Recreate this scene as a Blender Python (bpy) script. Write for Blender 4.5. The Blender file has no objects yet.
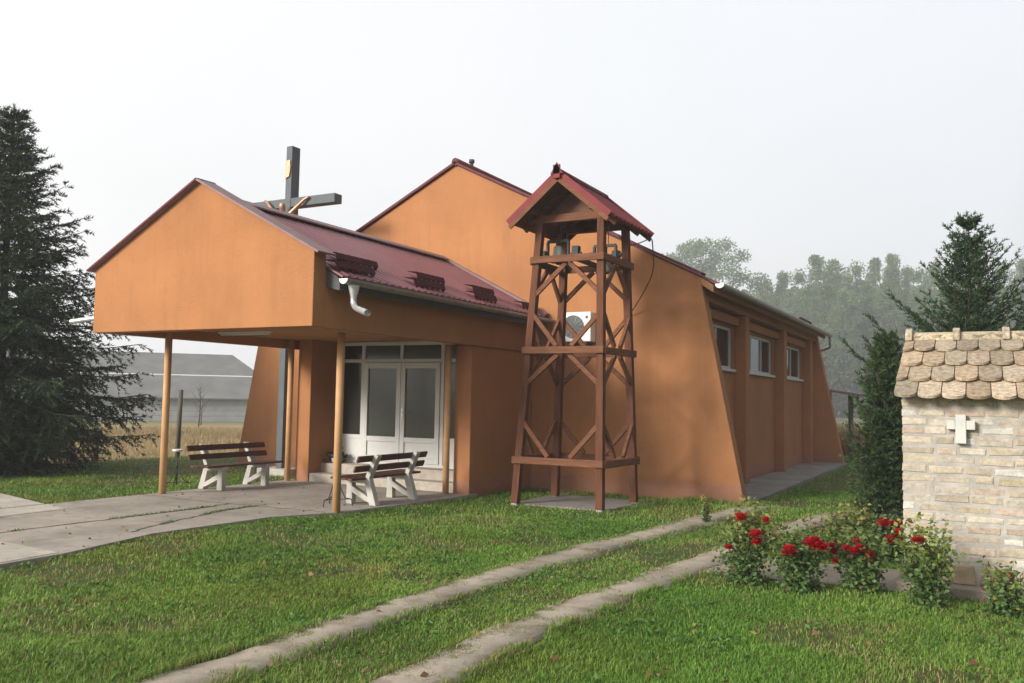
import bpy, bmesh, math, random
import numpy as np
from mathutils import Vector, Matrix
random.seed(7)
rng = np.random.default_rng(11)
S = bpy.context.scene
COL = S.collection

# ------------------------------------------------------------------ camera, sky, sun, exposure
cam_d = bpy.data.cameras.new('camera')
cam = bpy.data.objects.new('camera', cam_d)
COL.objects.link(cam)
S.camera = cam
cam_d.sensor_width = 36.0
cam_d.lens = 872.0 / 1024.0 * 36.0
cam_d.clip_start = 0.05
cam_d.clip_end = 3000
CAM_H = 1.75
def _n(v): return v / np.linalg.norm(v)
_dY = _n(np.array([(986 - 512) / 872., (407 - 341.5) / 872., 1]))
_dX = -np.array([(-1099 - 512) / 872., (370 - 341.5) / 872., 1])
_dX = _n(_dX - _dX.dot(_dY) * _dY)
_dZ = -np.cross(_dX, _dY)
if _dZ[1] > 0: _dZ = -_dZ
CR = np.array([_dX, _dY, _dZ])
right, up, fwd = CR[:, 0], -CR[:, 1], CR[:, 2]
M = Matrix(((right[0], up[0], -fwd[0], 0), (right[1], up[1], -fwd[1], 0),
            (right[2], up[2], -fwd[2], CAM_H), (0, 0, 0, 1)))
cam.matrix_world = M

SUN_DIR = Vector((-0.5, -1.0, 0.43)).normalized()      # towards the sun
SUN_EL = math.asin(SUN_DIR.z)
w = bpy.data.worlds.new('World'); S.world = w; w.use_nodes = True
nt = w.node_tree; nt.nodes.clear()
sky = nt.nodes.new('ShaderNodeTexSky'); sky.sky_type = 'NISHITA'; sky.sun_disc = False
sky.sun_elevation = SUN_EL
sky.sun_rotation = math.atan2(SUN_DIR.x, SUN_DIR.y)
sky.air_density = 1.5; sky.dust_density = 6.0; sky.ozone_density = 1.0
hs = nt.nodes.new('ShaderNodeHueSaturation'); hs.inputs['Saturation'].default_value = 0.35
mx = nt.nodes.new('ShaderNodeMix'); mx.data_type = 'RGBA'
mx.inputs[0].default_value = 0.72
# layer of morning mist above: brightest on the sun's side, bluish and dimmer away from it
tc = nt.nodes.new('ShaderNodeTexCoord'); dp = nt.nodes.new('ShaderNodeVectorMath'); dp.operation = 'DOT_PRODUCT'
dp.inputs[1].default_value = (-0.96, -0.25, 0.12)
nt.links.new(tc.outputs['Generated'], dp.inputs[0])
cr_ = nt.nodes.new('ShaderNodeValToRGB'); ce = cr_.color_ramp.elements
mr = nt.nodes.new('ShaderNodeMapRange'); mr.inputs[1].default_value = -1; mr.inputs[2].default_value = 1
nt.links.new(dp.outputs['Value'], mr.inputs[0]); nt.links.new(mr.outputs[0], cr_.inputs[0])
ce[0].position = 0.0; ce[0].color = (.10, .11, .12, 1); ce[1].position = .92; ce[1].color = (.96, .955, .95, 1)
el_ = ce.new(.38); el_.color = (.72, .74, .78, 1)
el_ = ce.new(.2); el_.color = (.16, .17, .19, 1)
sc_ = nt.nodes.new('ShaderNodeVectorMath'); sc_.operation = 'SCALE'; sc_.inputs['Scale'].default_value = 8.9
nt.links.new(cr_.outputs[0], sc_.inputs[0]); cn = nt.nodes.new('ShaderNodeTexNoise'); cn.inputs['Scale'].default_value = 1.6; cn.inputs['Detail'].default_value = 4; nt.links.new(tc.outputs['Generated'], cn.inputs['Vector'])
cm = nt.nodes.new('ShaderNodeMapRange'); cm.inputs[1].default_value = .3; cm.inputs[2].default_value = .7; cm.inputs[3].default_value = .95; cm.inputs[4].default_value = 1.04; nt.links.new(cn.outputs['Fac'], cm.inputs[0])
s2_ = nt.nodes.new('ShaderNodeVectorMath'); s2_.operation = 'SCALE'; nt.links.new(sc_.outputs[0], s2_.inputs[0]); nt.links.new(cm.outputs[0], s2_.inputs['Scale'])
nt.links.new(s2_.outputs[0], mx.inputs[7])
bg = nt.nodes.new('ShaderNodeBackground'); bg.inputs[1].default_value = 0.15
wo = nt.nodes.new('ShaderNodeOutputWorld')
nt.links.new(sky.outputs[0], hs.inputs['Color'])
nt.links.new(hs.outputs[0], mx.inputs[6])
nt.links.new(mx.outputs[2], bg.inputs[0])
nt.links.new(bg.outputs[0], wo.inputs[0])

sun_d = bpy.data.lights.new('sun', 'SUN'); sun = bpy.data.objects.new('sun', sun_d); COL.objects.link(sun)
sun_d.energy = 3.8; sun_d.angle = math.radians(15); sun_d.color = (1.0, 0.95, 0.87)
sun.rotation_euler = SUN_DIR.to_track_quat('Z', 'Y').to_euler()

S.view_settings.view_transform = 'Standard'
try: S.view_settings.look = 'None'
except Exception: pass
S.view_settings.exposure = 0.15
S.view_settings.gamma = 1.0
S.view_settings.use_curve_mapping = False
S.cycles.volume_bounces = 0
S.cycles.max_bounces = 6
S.cycles.transparent_max_bounces = 8
HAZE = 0.0015

# ------------------------------------------------------------------ helpers
def ray(x, y): return CR @ np.array([(x - 512) / 872., (y - 341.5) / 872., 1])
def on_ground(x, y, z=0.0):
    r = ray(x, y); t = (z - CAM_H) / r[2]; return np.array([r[0] * t, r[1] * t, z])
def on_dist(x, y, d):
    r = ray(x, y); t = d / np.hypot(r[0], r[1]); return r * t + np.array([0, 0, CAM_H])
def on_Y(x, y, Y):
    r = ray(x, y); t = Y / r[1]; return np.array([r[0] * t, Y, CAM_H + r[2] * t])

def ss(a, b, x):
    t = np.clip((x - a) / (b - a), 0, 1); return t * t * (3 - 2 * t)
def ground_z(x, y):
    x = np.asarray(x, float); y = np.asarray(y, float)
    r = np.hypot(x, y)
    return -0.09 * ss(14.2, 16.5, y) * ss(-13, -8, x) - 0.85 * ss(25, 90, r)

_G = rng.random((256, 256))
def vnoise(x, y, s=1.0, seed=0):
    x = np.asarray(x, float) / s + 37.1 * seed; y = np.asarray(y, float) / s + 71.7 * seed
    xi = np.floor(x).astype(int); yi = np.floor(y).astype(int)
    fx = x - xi; fy = y - yi
    fx = fx * fx * (3 - 2 * fx); fy = fy * fy * (3 - 2 * fy)
    g = lambda a, b: _G[a & 255, b & 255]
    return (g(xi, yi) * (1 - fx) + g(xi + 1, yi) * fx) * (1 - fy) + (g(xi, yi + 1) * (1 - fx) + g(xi + 1, yi + 1) * fx) * fy
def fbm(x, y, s=1.0, seed=0):
    return vnoise(x, y, s, seed) * .55 + vnoise(x, y, s * .47, seed + 3) * .3 + vnoise(x, y, s * .21, seed + 5) * .15

def in_poly(px, py, poly):
    inside = np.zeros(len(px), bool); n = len(poly); j = n - 1
    for i in range(n):
        xi, yi = poly[i]; xj, yj = poly[j]
        c = ((yi > py) != (yj > py)) & (px < (xj - xi) * (py - yi) / (yj - yi + 1e-12) + xi)
        inside ^= c; j = i
    return inside

ORIGIN = {}
def tag(o, label=None, cat=None, group=None, kind=None):
    if label: o['label'] = label
    if cat: o['category'] = cat
    if group: o['group'] = group
    if kind: o['kind'] = kind
    return o
def thing(name, loc, label, cat, group=None):
    o = bpy.data.objects.new(name, None); COL.objects.link(o)
    o.empty_display_size = 0.2
    o.location = loc; ORIGIN[o.name] = Vector(loc)
    return tag(o, label, cat, group)
def link(name, me, parent=None, loc=None):
    """me has world coordinates; shift to parent's (or own) origin"""
    o = bpy.data.objects.new(name, me); COL.objects.link(o)
    if parent is not None:
        org = ORIGIN[parent.name]; o.parent = parent
    else:
        org = Vector(loc) if loc is not None else Vector((0, 0, 0)); o.location = org
    if org.length > 0: me.transform(Matrix.Translation(-org))
    ORIGIN[o.name] = org
    return o
def copy_tree(o, parent=None):
    c = o.copy(); COL.objects.link(c)
    if parent is not None: c.parent = parent
    for ch in [q for q in bpy.data.objects if q.parent is o]: copy_tree(ch, c)
    return c

class MB:
    def __init__(s): s.v = []; s.f = []; s.sm = []; s.c = []; s.cur = (1, 1, 1)
    def add(s, vs, fs, smooth=False):
        o = len(s.v); s.v += [tuple(map(float, p)) for p in vs]
        s.f += [tuple(i + o for i in f) for f in fs]; s.sm += [smooth] * len(fs); s.c += [s.cur] * len(fs)
    def box(s, x0, x1, y0, y1, z0, z1):
        s.add([(x0, y0, z0), (x1, y0, z0), (x1, y1, z0), (x0, y1, z0), (x0, y0, z1), (x1, y0, z1), (x1, y1, z1), (x0, y1, z1)],
              [(0, 3, 2, 1), (4, 5, 6, 7), (0, 1, 5, 4), (1, 2, 6, 5), (2, 3, 7, 6), (3, 0, 4, 7)]); return s
    def beam(s, p, q, wd, ht, upv=(0, 0, 1)):
        p = Vector(p); q = Vector(q); d = (q - p).normalized(); u = Vector(upv)
        if abs(d.dot(u)) > .98: u = Vector((0, 1, 0))
        a = d.cross(u).normalized(); b = a.cross(d).normalized()
        vs = []
        for c in (p, q):
            for i, j in ((-1, -1), (1, -1), (1, 1), (-1, 1)): vs.append(c + a * (i * wd / 2) + b * (j * ht / 2))
        s.add(vs, [(0, 1, 2, 3), (7, 6, 5, 4), (0, 4, 5, 1), (1, 5, 6, 2), (2, 6, 7, 3), (3, 7, 4, 0)]); return s
    def tube(s, pts, r, n=10, caps=True):
        pts = [Vector(p) for p in pts]; rr = r if isinstance(r, (list, tuple)) else [r] * len(pts)
        vs = []; fs = []; prev = None
        for i, p in enumerate(pts):
            d = (pts[min(i + 1, len(pts) - 1)] - pts[max(i - 1, 0)]).normalized()
            if prev is None:
                u = Vector((0, 0, 1)) if abs(d.z) < .9 else Vector((1, 0, 0)); a = d.cross(u).normalized()
            else: a = (prev - d * prev.dot(d)).normalized()
            prev = a; b = d.cross(a)
            for k in range(n):
                t = 2 * math.pi * k / n; vs.append(p + (a * math.cos(t) + b * math.sin(t)) * rr[i])
        for i in range(len(pts) - 1):
            for k in range(n):
                k2 = (k + 1) % n; fs.append((i * n + k, i * n + k2, (i + 1) * n + k2, (i + 1) * n + k))
        s.add(vs, fs, True)
        if caps:
            o = len(s.v) - len(vs)
            s.f += [tuple(o + k for k in reversed(range(n))), tuple(o + (len(pts) - 1) * n + k for k in range(n))]
            s.sm += [False, False]; s.c += [s.cur] * 2
        return s
    def prism(s, poly, axis, a, b):
        """poly: list of 2d points; axis 'x' -> (y,z), 'y' -> (x,z), 'z' -> (x,y)"""
        def mk(p, t): return {'x': (t, p[0], p[1]), 'y': (p[0], t, p[1]), 'z': (p[0], p[1], t)}[axis]
        n = len(poly); vs = [mk(p, a) for p in poly] + [mk(p, b) for p in poly]
        fs = [tuple(range(n)), tuple(reversed(range(n, 2 * n)))] + [(i, i + n, (i + 1) % n + n, (i + 1) % n) for i in range(n)]
        s.add(vs, fs); return s
    def lathe(s, c, prof, n=16):
        vs = []; fs = []
        for r, z in prof:
            for k in range(n):
                t = 2 * math.pi * k / n; vs.append((c[0] + r * math.cos(t), c[1] + r * math.sin(t), c[2] + z))
        for i in range(len(prof) - 1):
            for k in range(n):
                k2 = (k + 1) % n; fs.append((i * n + k, i * n + k2, (i + 1) * n + k2, (i + 1) * n + k))
        s.add(vs, fs, True); return s
    def build(s, name, mat, parent=None, loc=None, bevel=0.0, color=False, fix=True):
        me = bpy.data.meshes.new(name); me.from_pydata(s.v, [], s.f)
        me.materials.append(mat)
        me.polygons.foreach_set('use_smooth', s.sm)
        if color:
            at = me.color_attributes.new('tint', 'FLOAT_COLOR', 'CORNER')
            arr = np.ones((len(me.loops), 4), np.float32); k = 0
            for f, c in zip(s.f, s.c):
                arr[k:k + len(f), :3] = c; k += len(f)
            at.data.foreach_set('color', arr.ravel())
        if fix:
            bm = bmesh.new(); bm.from_mesh(me); bmesh.ops.recalc_face_normals(bm, faces=bm.faces); bm.to_mesh(me); bm.free()
        me.update()
        o = link(name, me, parent, loc)
        if bevel:
            m = o.modifiers.new('edge', 'BEVEL'); m.width = bevel; m.segments = 2; m.limit_method = 'ANGLE'; m.angle_limit = math.radians(40)
        return o

def np_mesh(name, V, F, mat, color=None, smooth=False):
    """V (n,3), F (m,k) one k for all faces, color (n,3) per vertex"""
    me = bpy.data.meshes.new(name); k = F.shape[1]
    me.vertices.add(len(V)); me.vertices.foreach_set('co', V.astype(np.float32).ravel())
    me.loops.add(F.size); me.loops.foreach_set('vertex_index', F.astype(np.int32).ravel())
    me.polygons.add(len(F)); me.polygons.foreach_set('loop_start', (np.arange(len(F)) * k).astype(np.int32))
    try: me.polygons.foreach_set('loop_total', np.full(len(F), k, np.int32))
    except Exception: pass
    if smooth: me.polygons.foreach_set('use_smooth', np.ones(len(F), bool))
    me.update(calc_edges=True)
    if color is not None:
        at = me.color_attributes.new('tint', 'FLOAT_COLOR', 'POINT')
        c = np.ones((len(V), 4), np.float32); c[:, :3] = color; at.data.foreach_set('color', c.ravel())
    me.materials.append(mat)
    return me

# ------------------------------------------------------------------ materials
def newmat(name):
    m = bpy.data.materials.new(name); m.use_nodes = True; t = m.node_tree; t.nodes.clear()
    out = t.nodes.new('ShaderNodeOutputMaterial'); b = t.nodes.new('ShaderNodeBsdfPrincipled')
    t.links.new(b.outputs[0], out.inputs[0]); return m, t, b, out
def N(t, typ, **kw):
    n = t.nodes.new(typ)
    for k, v in kw.items():
        if k.startswith('i_'): n.inputs[k[2:].replace('_', ' ')].default_value = v
        else: setattr(n, k, v)
    return n
def mixc(t, fac, a, b, blend='MIX'):
    n = t.nodes.new('ShaderNodeMix'); n.data_type = 'RGBA'; n.blend_type = blend
    for i, v in ((0, fac), (6, a), (7, b)):
        if hasattr(v, 'is_linked') or hasattr(v, 'links'): t.links.new(v, n.inputs[i])
        else: n.inputs[i].default_value = v if i == 0 else (*v, 1)
    return n.outputs[2]
def ramp(t, src, p0, p1, c0=(0, 0, 0), c1=(1, 1, 1)):
    n = t.nodes.new('ShaderNodeValToRGB'); e = n.color_ramp.elements
    e[0].position = p0; e[1].position = p1; e[0].color = (*c0, 1); e[1].color = (*c1, 1)
    t.links.new(src, n.inputs[0]); return n.outputs[0]
def pos(t, scale=(1, 1, 1)):
    g = t.nodes.new('ShaderNodeNewGeometry'); m = t.nodes.new('ShaderNodeMapping'); m.inputs['Scale'].default_value = scale
    t.links.new(g.outputs['Position'], m.inputs[0]); return m.outputs[0]
def noise(t, sc, scale=(1, 1, 1), detail=5, rough=.55):
    n = N(t, 'ShaderNodeTexNoise'); n.inputs['Scale'].default_value = sc; n.inputs['Detail'].default_value = detail; n.inputs['Roughness'].default_value = rough
    t.links.new(pos(t, scale), n.inputs['Vector']); return n.outputs['Fac']
def bump(t, b, src, strength, dist=.01):
    n = t.nodes.new('ShaderNodeBump'); n.inputs['Strength'].default_value = strength; n.inputs['Distance'].default_value = dist
    t.links.new(src, n.inputs['Height']); t.links.new(n.outputs[0], b.inputs['Normal'])

def rough_mat(name, c, var=.18, sc=3., rough=.85, bsc=60., bs=.3, bd=.006, spec=.3, stain=None, scale=(1, 1, 1), metal=0.):
    m, t, b, o = newmat(name)
    f = ramp(t, noise(t, sc, scale), .3, .72)
    lo = tuple(x * (1 - var) for x in c); hi = tuple(min(1, x * (1 + var)) for x in c)
    col = mixc(t, f, lo, hi)
    if stain:
        f2 = ramp(t, noise(t, stain[1], stain[3] if len(stain) > 3 else (1, 1, 1), 6, .65), stain[4] if len(stain) > 4 else .56, .72)
        mm = t.nodes.new('ShaderNodeMath'); mm.operation = 'MULTIPLY'; mm.inputs[1].default_value = stain[2]
        t.links.new(f2, mm.inputs[0]); col = mixc(t, mm.outputs[0], col, stain[0])
    t.links.new(col, b.inputs['Base Color'])
    b.inputs['Roughness'].default_value = rough; b.inputs['Specular IOR Level'].default_value = spec; b.inputs['Metallic'].default_value = metal
    if bs: bump(t, b, noise(t, bsc, scale, 3), bs, bd)
    return m

def stucco(name, c, band=0.0):
    m, t, b, o = newmat(name)
    f = ramp(t, noise(t, .9), .3, .7)
    col = mixc(t, f, tuple(x * .84 for x in c), tuple(x * 1.08 for x in c))
    # rain streaks and patching
    st = ramp(t, noise(t, 2.2, (3.2, 3.2, .22), 6, .7), .5, .78)
    k = t.nodes.new('ShaderNodeMath'); k.operation = 'MULTIPLY'; k.inputs[1].default_value = .5; t.links.new(st, k.inputs[0])
    col = mixc(t, k.outputs[0], col, (c[0] * .72, c[1] * .75, c[2] * .85))
    # hairline cracks
    ns = noise(t, 1.3, (1, 1, 1.6), 9, .62); sb_ = N(t, 'ShaderNodeMath', operation='SUBTRACT'); sb_.inputs[1].default_value = .53; t.links.new(ns, sb_.inputs[0])
    ab = N(t, 'ShaderNodeMath', operation='ABSOLUTE'); t.links.new(sb_.outputs[0], ab.inputs[0]); cr_ = ramp(t, ab.outputs[0], 0., .0035, (.3, .3, .3), (0, 0, 0))
    col = mixc(t, cr_, col, (c[0] * .45, c[1] * .5, c[2] * .6))
    f3 = ramp(t, noise(t, 28., (1, 1, 1), 4), .35, .7)
    k2 = t.nodes.new('ShaderNodeMath'); k2.operation = 'MULTIPLY'; k2.inputs[1].default_value = .12; t.links.new(f3, k2.inputs[0])
    col = mixc(t, k2.outputs[0], col, (c[0] * 1.2, c[1] * 1.25, c[2] * 1.3))
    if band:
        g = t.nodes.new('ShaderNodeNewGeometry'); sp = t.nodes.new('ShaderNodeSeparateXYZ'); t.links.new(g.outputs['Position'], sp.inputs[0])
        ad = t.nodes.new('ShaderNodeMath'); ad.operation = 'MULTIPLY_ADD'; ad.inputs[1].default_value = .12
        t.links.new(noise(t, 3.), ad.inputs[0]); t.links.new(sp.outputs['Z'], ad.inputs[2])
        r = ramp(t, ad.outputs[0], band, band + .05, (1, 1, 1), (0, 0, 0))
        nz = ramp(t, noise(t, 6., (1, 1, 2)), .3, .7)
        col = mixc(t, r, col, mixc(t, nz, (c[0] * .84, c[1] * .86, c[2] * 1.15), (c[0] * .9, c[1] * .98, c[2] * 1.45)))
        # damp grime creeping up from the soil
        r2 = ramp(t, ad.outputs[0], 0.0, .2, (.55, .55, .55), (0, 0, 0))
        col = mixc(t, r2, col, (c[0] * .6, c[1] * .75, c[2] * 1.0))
    t.links.new(col, b.inputs['Base Color']); b.inputs['Roughness'].default_value = .92; b.inputs['Specular IOR Level'].default_value = .15
    bump(t, b, noise(t, 55., (1, 1, 1), 6, .7), .9, .012)
    return m

def tint_mat(name, rough=.8, spec=.25, transl=0., bs=0., bsc=80., var=.0, vsc=30., metal=0., mul=(1, 1, 1)):
    m, t, b, o = newmat(name)
    a = t.nodes.new('ShaderNodeVertexColor'); a.layer_name = 'tint'
    col = a.outputs['Color']
    if mul != (1, 1, 1): col = mixc(t, 1.0, col, mul, 'MULTIPLY')
    if var:
        f = ramp(t, noise(t, vsc, (1, 1, 1), 6, .65), .3, .7, (1 - var,) * 3, (1 + var * .4,) * 3)
        col = mixc(t, 1.0, col, f, 'MULTIPLY')
    t.links.new(col, b.inputs['Base Color']); b.inputs['Roughness'].default_value = rough; b.inputs['Specular IOR Level'].default_value = spec
    b.inputs['Metallic'].default_value = metal
    if transl:
        tr = t.nodes.new('ShaderNodeBsdfTranslucent'); t.links.new(col, tr.inputs['Color'])
        ms = t.nodes.new('ShaderNodeMixShader'); ms.inputs[0].default_value = transl
        t.links.new(b.outputs[0], ms.inputs[1]); t.links.new(tr.outputs[0], ms.inputs[2]); t.links.new(ms.outputs[0], o.inputs[0])
    if bs: bump(t, b, noise(t, bsc, (1, 1, 1), 5), bs, .008)
    return m

ORANGE = (.43, .193, .083)
M_wall = stucco('orange_stucco', ORANGE, .3)
M_wall_hi = stucco('orange_stucco_upper', ORANGE)
M_post = rough_mat('painted_post', (.56, .32, .15), .1, 8., .6, 40., .12, stain=((.35, .2, .1), 6., .4, (1, 1, .2)))
M_soffit = stucco('soffit_plaster', (.47, .24, .11))
M_roof = rough_mat('maroon_sheet_metal', (.20, .068, .074), .12, 1.6, .42, 30., .04, .002, .4, stain=((.26, .15, .15), 5., .45, (.25, 2.5, 1)))
M_guard = rough_mat('dark_maroon_metal', (.062, .010, .014), .15, 3., .7, 30., .03, spec=.15)
M_flash = rough_mat('faded_flashing', (.25, .155, .155), .15, 4., .6, 30., .05, spec=.25)
M_flashred = rough_mat('red_flashing', (.13, .034, .036), .15, 4., .65, 30., .05, spec=.2)
M_zinc = rough_mat('zinc_gutter', (.34, .35, .35), .18, 6., .42, 30., .05, metal=.6, stain=((.2, .19, .16), 4., .6))
M_bright = rough_mat('bright_galvanised', (.62, .63, .64), .1, 6., .34, 30., .04, metal=.6)
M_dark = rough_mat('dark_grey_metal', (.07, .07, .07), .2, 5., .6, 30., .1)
M_white = rough_mat('white_pvc', (.62, .62, .60), .04, 5., .6, 30., .02, stain=((.55, .53, .48), 4., .3))
M_stepc = rough_mat('beige_step_tile', (.42, .37, .31), .16, 9., .7, 60., .25, stain=((.24, .2, .16), 4., .5))
M_wood = rough_mat('reddish_stained_timber', (.125, .050, .027), .32, 5., .75, 30., .4, .004, .15, stain=((.09, .045, .03), 5., .6, (1.5, 1.5, .25)), scale=(5, 5, .6))
M_wood_h = rough_mat('reddish_stained_timber_beam', (.17, .074, .04), .3, 5., .75, 30., .4, .004, .15, stain=((.11, .055, .035), 5., .55, (.4, .4, 1.5)), scale=(.7, .7, 6))
M_plank = rough_mat('roof_underside_planks', (.14, .065, .038), .3, 6., .7, 30., .3, scale=(1, 7, 1))
M_tred = rough_mat('glossy_red_roof_tile_metal', (.185, .026, .028), .16, 4., .6, 30., .05, spec=.2, stain=((.12, .03, .03), 5., .5))
M_slat = rough_mat('brown_bench_slat', (.10, .036, .022), .3, 6., .55, 40., .25, scale=(6, .8, 6), stain=((.06, .03, .02), 6., .5))
M_conc = rough_mat('bench_concrete', (.47, .45, .41), .12, 7., .85, 90., .4, stain=((.36, .34, .3), 5., .5))
M_iron = rough_mat('black_wrought_iron', (.035, .035, .035), .3, 20., .55, 60., .2)
M_cross = rough_mat('grey_painted_steel', (.12, .135, .145), .12, 3., .65, 30., .06, spec=.2, stain=((.13, .135, .13), 5., .35))
M_copper = rough_mat('copper_figure', (.46, .25, .16), .25, 9., .42, 40., .2, metal=.5, stain=((.2, .1, .06), 8., .5))
M_bell = rough_mat('weathered_bell_bronze', (.30, .31, .27), .22, 8., .5, 50., .12, metal=.4, stain=((.14, .17, .14), 7., .6))
M_bellpale = rough_mat('pale_bell_metal', (.42, .41, .36), .2, 8., .6, 50., .12, stain=((.26, .25, .21), 7., .6))
M_belldark = rough_mat('black_bell_iron', (.04, .038, .036), .25, 12., .6, 40., .2)
M_mortar = rough_mat('pale_lime_mortar', (.40, .375, .335), .2, 9., .95, 70., .6, .01, stain=((.28, .26, .22), 3., .5))
M_brick = tint_mat('old_yellow_brick', .92, .12, 0, .8, 45., .34, 22.)
M_tile = tint_mat('lichen_clay_tile', .92, .12, 0, .8, 45., .6, 24.)
M_stone = rough_mat('brown_plinth_stone', (.34, .255, .17), .3, 6., .92, 40., .6, .012, stain=((.44, .38, .3), 5., .6))
M_stonecross = rough_mat('white_stone_cross', (.56, .55, .52), .08, 6., .8, 70., .2)
M_leaf = tint_mat('leaf', .55, .3, .3)
M_needle = tint_mat('needle', .6, .25, .12)
M_bark = rough_mat('bark', (.06, .045, .034), .35, 9., .95, 30., .8, .02, scale=(1, 1, .3))
M_grass = tint_mat('grass_blade', .55, .25, .3)
M_dry = tint_mat('dry_stalk', .8, .15, .2)
M_petal = tint_mat('red_petal', .55, .25, .2)
M_pot = rough_mat('pot_ceramic', (.5, .45, .38), .15, 8., .7, 50., .2)
M_barnroof = rough_mat('grey_corrugated_roof', (.175, .175, .168), .2, .6, .7, 10., .2, stain=((.12, .12, .12), .7, .6, (1, 1, .4)))
M_barnwall = rough_mat('pale_barn_wall', (.36, .365, .37), .15, .8, .9, 20., .3, stain=((.22, .22, .2), 1., .5))
M_barnwhite = rough_mat('white_roof_strip', (.7, .7, .68), .06, 2., .7, 20., .1)
M_oldwood = rough_mat('grey_weathered_post', (.15, .13, .105), .3, 7., .95, 30., .6, .01, scale=(2, 2, .3))
M_white2 = rough_mat('white_enamel', (.76, .76, .74), .04, 6., .4, 30., .02, stain=((.5, .48, .42), 5., .3))
M_grille = rough_mat('fan_grille', (.16, .17, .17), .15, 10., .5, 30., .1)

def glass_mat(name, c, rough=.12, tex=True):
    m, t, b, o = newmat(name)
    f = ramp(t, noise(t, 34., (1, 1, 2.2), 4, .7), .35, .7)
    col = mixc(t, f, tuple(x * .7 for x in c), tuple(x * 1.25 for x in c))
    t.links.new(col, b.inputs['Base Color']); b.inputs['Roughness'].default_value = rough; b.inputs['Specular IOR Level'].default_value = .5
    if tex: bump(t, b, noise(t, 60., (1, 1, 2), 3), .14, .003)
    return m
M_glass = glass_mat('frosted_door_glass', (.06, .066, .052), .14)
M_glassd = glass_mat('dark_side_glass', (.035, .033, .028), .12, False)
M_winglass = glass_mat('window_glass', (.02, .022, .022), .06, False)

def concrete_ground(name, c):
    m, t, b, o = newmat(name)
    f = ramp(t, noise(t, 1.1, (1, 1, 1), 8, .68), .3, .7)
    col = mixc(t, f, tuple(x * .66 for x in c), tuple(x * 1.16 for x in c))
    f2 = ramp(t, noise(t, 5.5, (1, 1, 1), 7, .75), .52, .74)
    k = N(t, 'ShaderNodeMath', operation='MULTIPLY'); k.inputs[1].default_value = .75; t.links.new(f2, k.inputs[0])
    col = mixc(t, k.outputs[0], col, (c[0] * .48, c[1] * .46, c[2] * .42))
    v = N(t, 'ShaderNodeTexVoronoi'); v.inputs['Scale'].default_value = 75.; t.links.new(pos(t), v.inputs['Vector'])
    f3 = ramp(t, v.outputs['Distance'], .1, .5, (.75, .75, .75), (1.12, 1.12, 1.12))
    col = mixc(t, .8, col, f3, 'MULTIPLY')
    t.links.new(col, b.inputs['Base Color']); b.inputs['Roughness'].default_value = .93; b.inputs['Specular IOR Level'].default_value = .15
    bump(t, b, noise(t, 40., (1, 1, 1), 7, .75), .6, .012)
    return m
M_plaza = concrete_ground('worn_concrete', (.36, .32, .275))
M_plaza2 = concrete_ground('pale_concrete', (.47, .43, .37))
M_strip = concrete_ground('old_track_concrete', (.27, .235, .19))
M_apron = concrete_ground('grey_apron_concrete', (.24, .22, .2))

def track_mat():
    m = concrete_ground('worn_track_concrete', (.36, .31, .245)); t = m.node_tree; b = [q for q in t.nodes if q.type == 'BSDF_PRINCIPLED'][0]
    src = b.inputs['Base Color'].links[0].from_socket; a = t.nodes.new('ShaderNodeVertexColor'); a.layer_name = 'tint'
    ad = N(t, 'ShaderNodeMath', operation='MULTIPLY_ADD'); ad.inputs[1].default_value = 1.5; t.links.new(noise(t, 5., (1, 1, 1), 7, .7), ad.inputs[0]); t.links.new(a.outputs['Color'], ad.inputs[2])
    f = ramp(t, ad.outputs[0], 1.45, 1.95); col = mixc(t, f, src, (.12, .095, .06))
    f2 = ramp(t, noise(t, 2.4, (1, 1, 1), 7, .65), .49, .62); k = N(t, 'ShaderNodeMath', operation='MULTIPLY'); k.inputs[1].default_value = .6; t.links.new(f2, k.inputs[0])
    col = mixc(t, k.outputs[0], col, (.17, .13, .085)); t.links.new(col, b.inputs['Base Color']); return m
M_track = track_mat()
# ground: soil and thatch, straw field beyond
m, t, b, o = newmat('soil_and_thatch'); M_ground = m
f = ramp(t, noise(t, 2.2, (1, 1, 1), 7, .7), .32, .68)
col = mixc(t, f, (.055, .075, .022), (.10, .12, .04))
f2 = ramp(t, noise(t, 9., (1, 1, 1), 6, .7), .45, .75)
col = mixc(t, f2, col, (.14, .115, .06))
a = t.nodes.new('ShaderNodeVertexColor'); a.layer_name = 'tint'
sp = t.nodes.new('ShaderNodeSeparateColor'); t.links.new(a.outputs['Color'], sp.inputs[0])
f4 = ramp(t, noise(t, .35, (1, 1, 1), 7, .7), .3, .7)
field = mixc(t, f4, (.30, .22, .11), (.40, .32, .17))
col = mixc(t, sp.outputs[0], col, field)
f5 = ramp(t, noise(t, .02, (1, 1, 1), 5, .6), .4, .6)
far = mixc(t, f5, (.10, .13, .05), (.22, .19, .09))
col = mixc(t, sp.outputs[1], col, far)
t.links.new(col, b.inputs['Base Color']); b.inputs['Roughness'].default_value = .97; b.inputs['Specular IOR Level'].default_value = .1
bump(t, b, noise(t, 30., (1, 1, 1), 7, .75), .9, .03)

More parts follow.
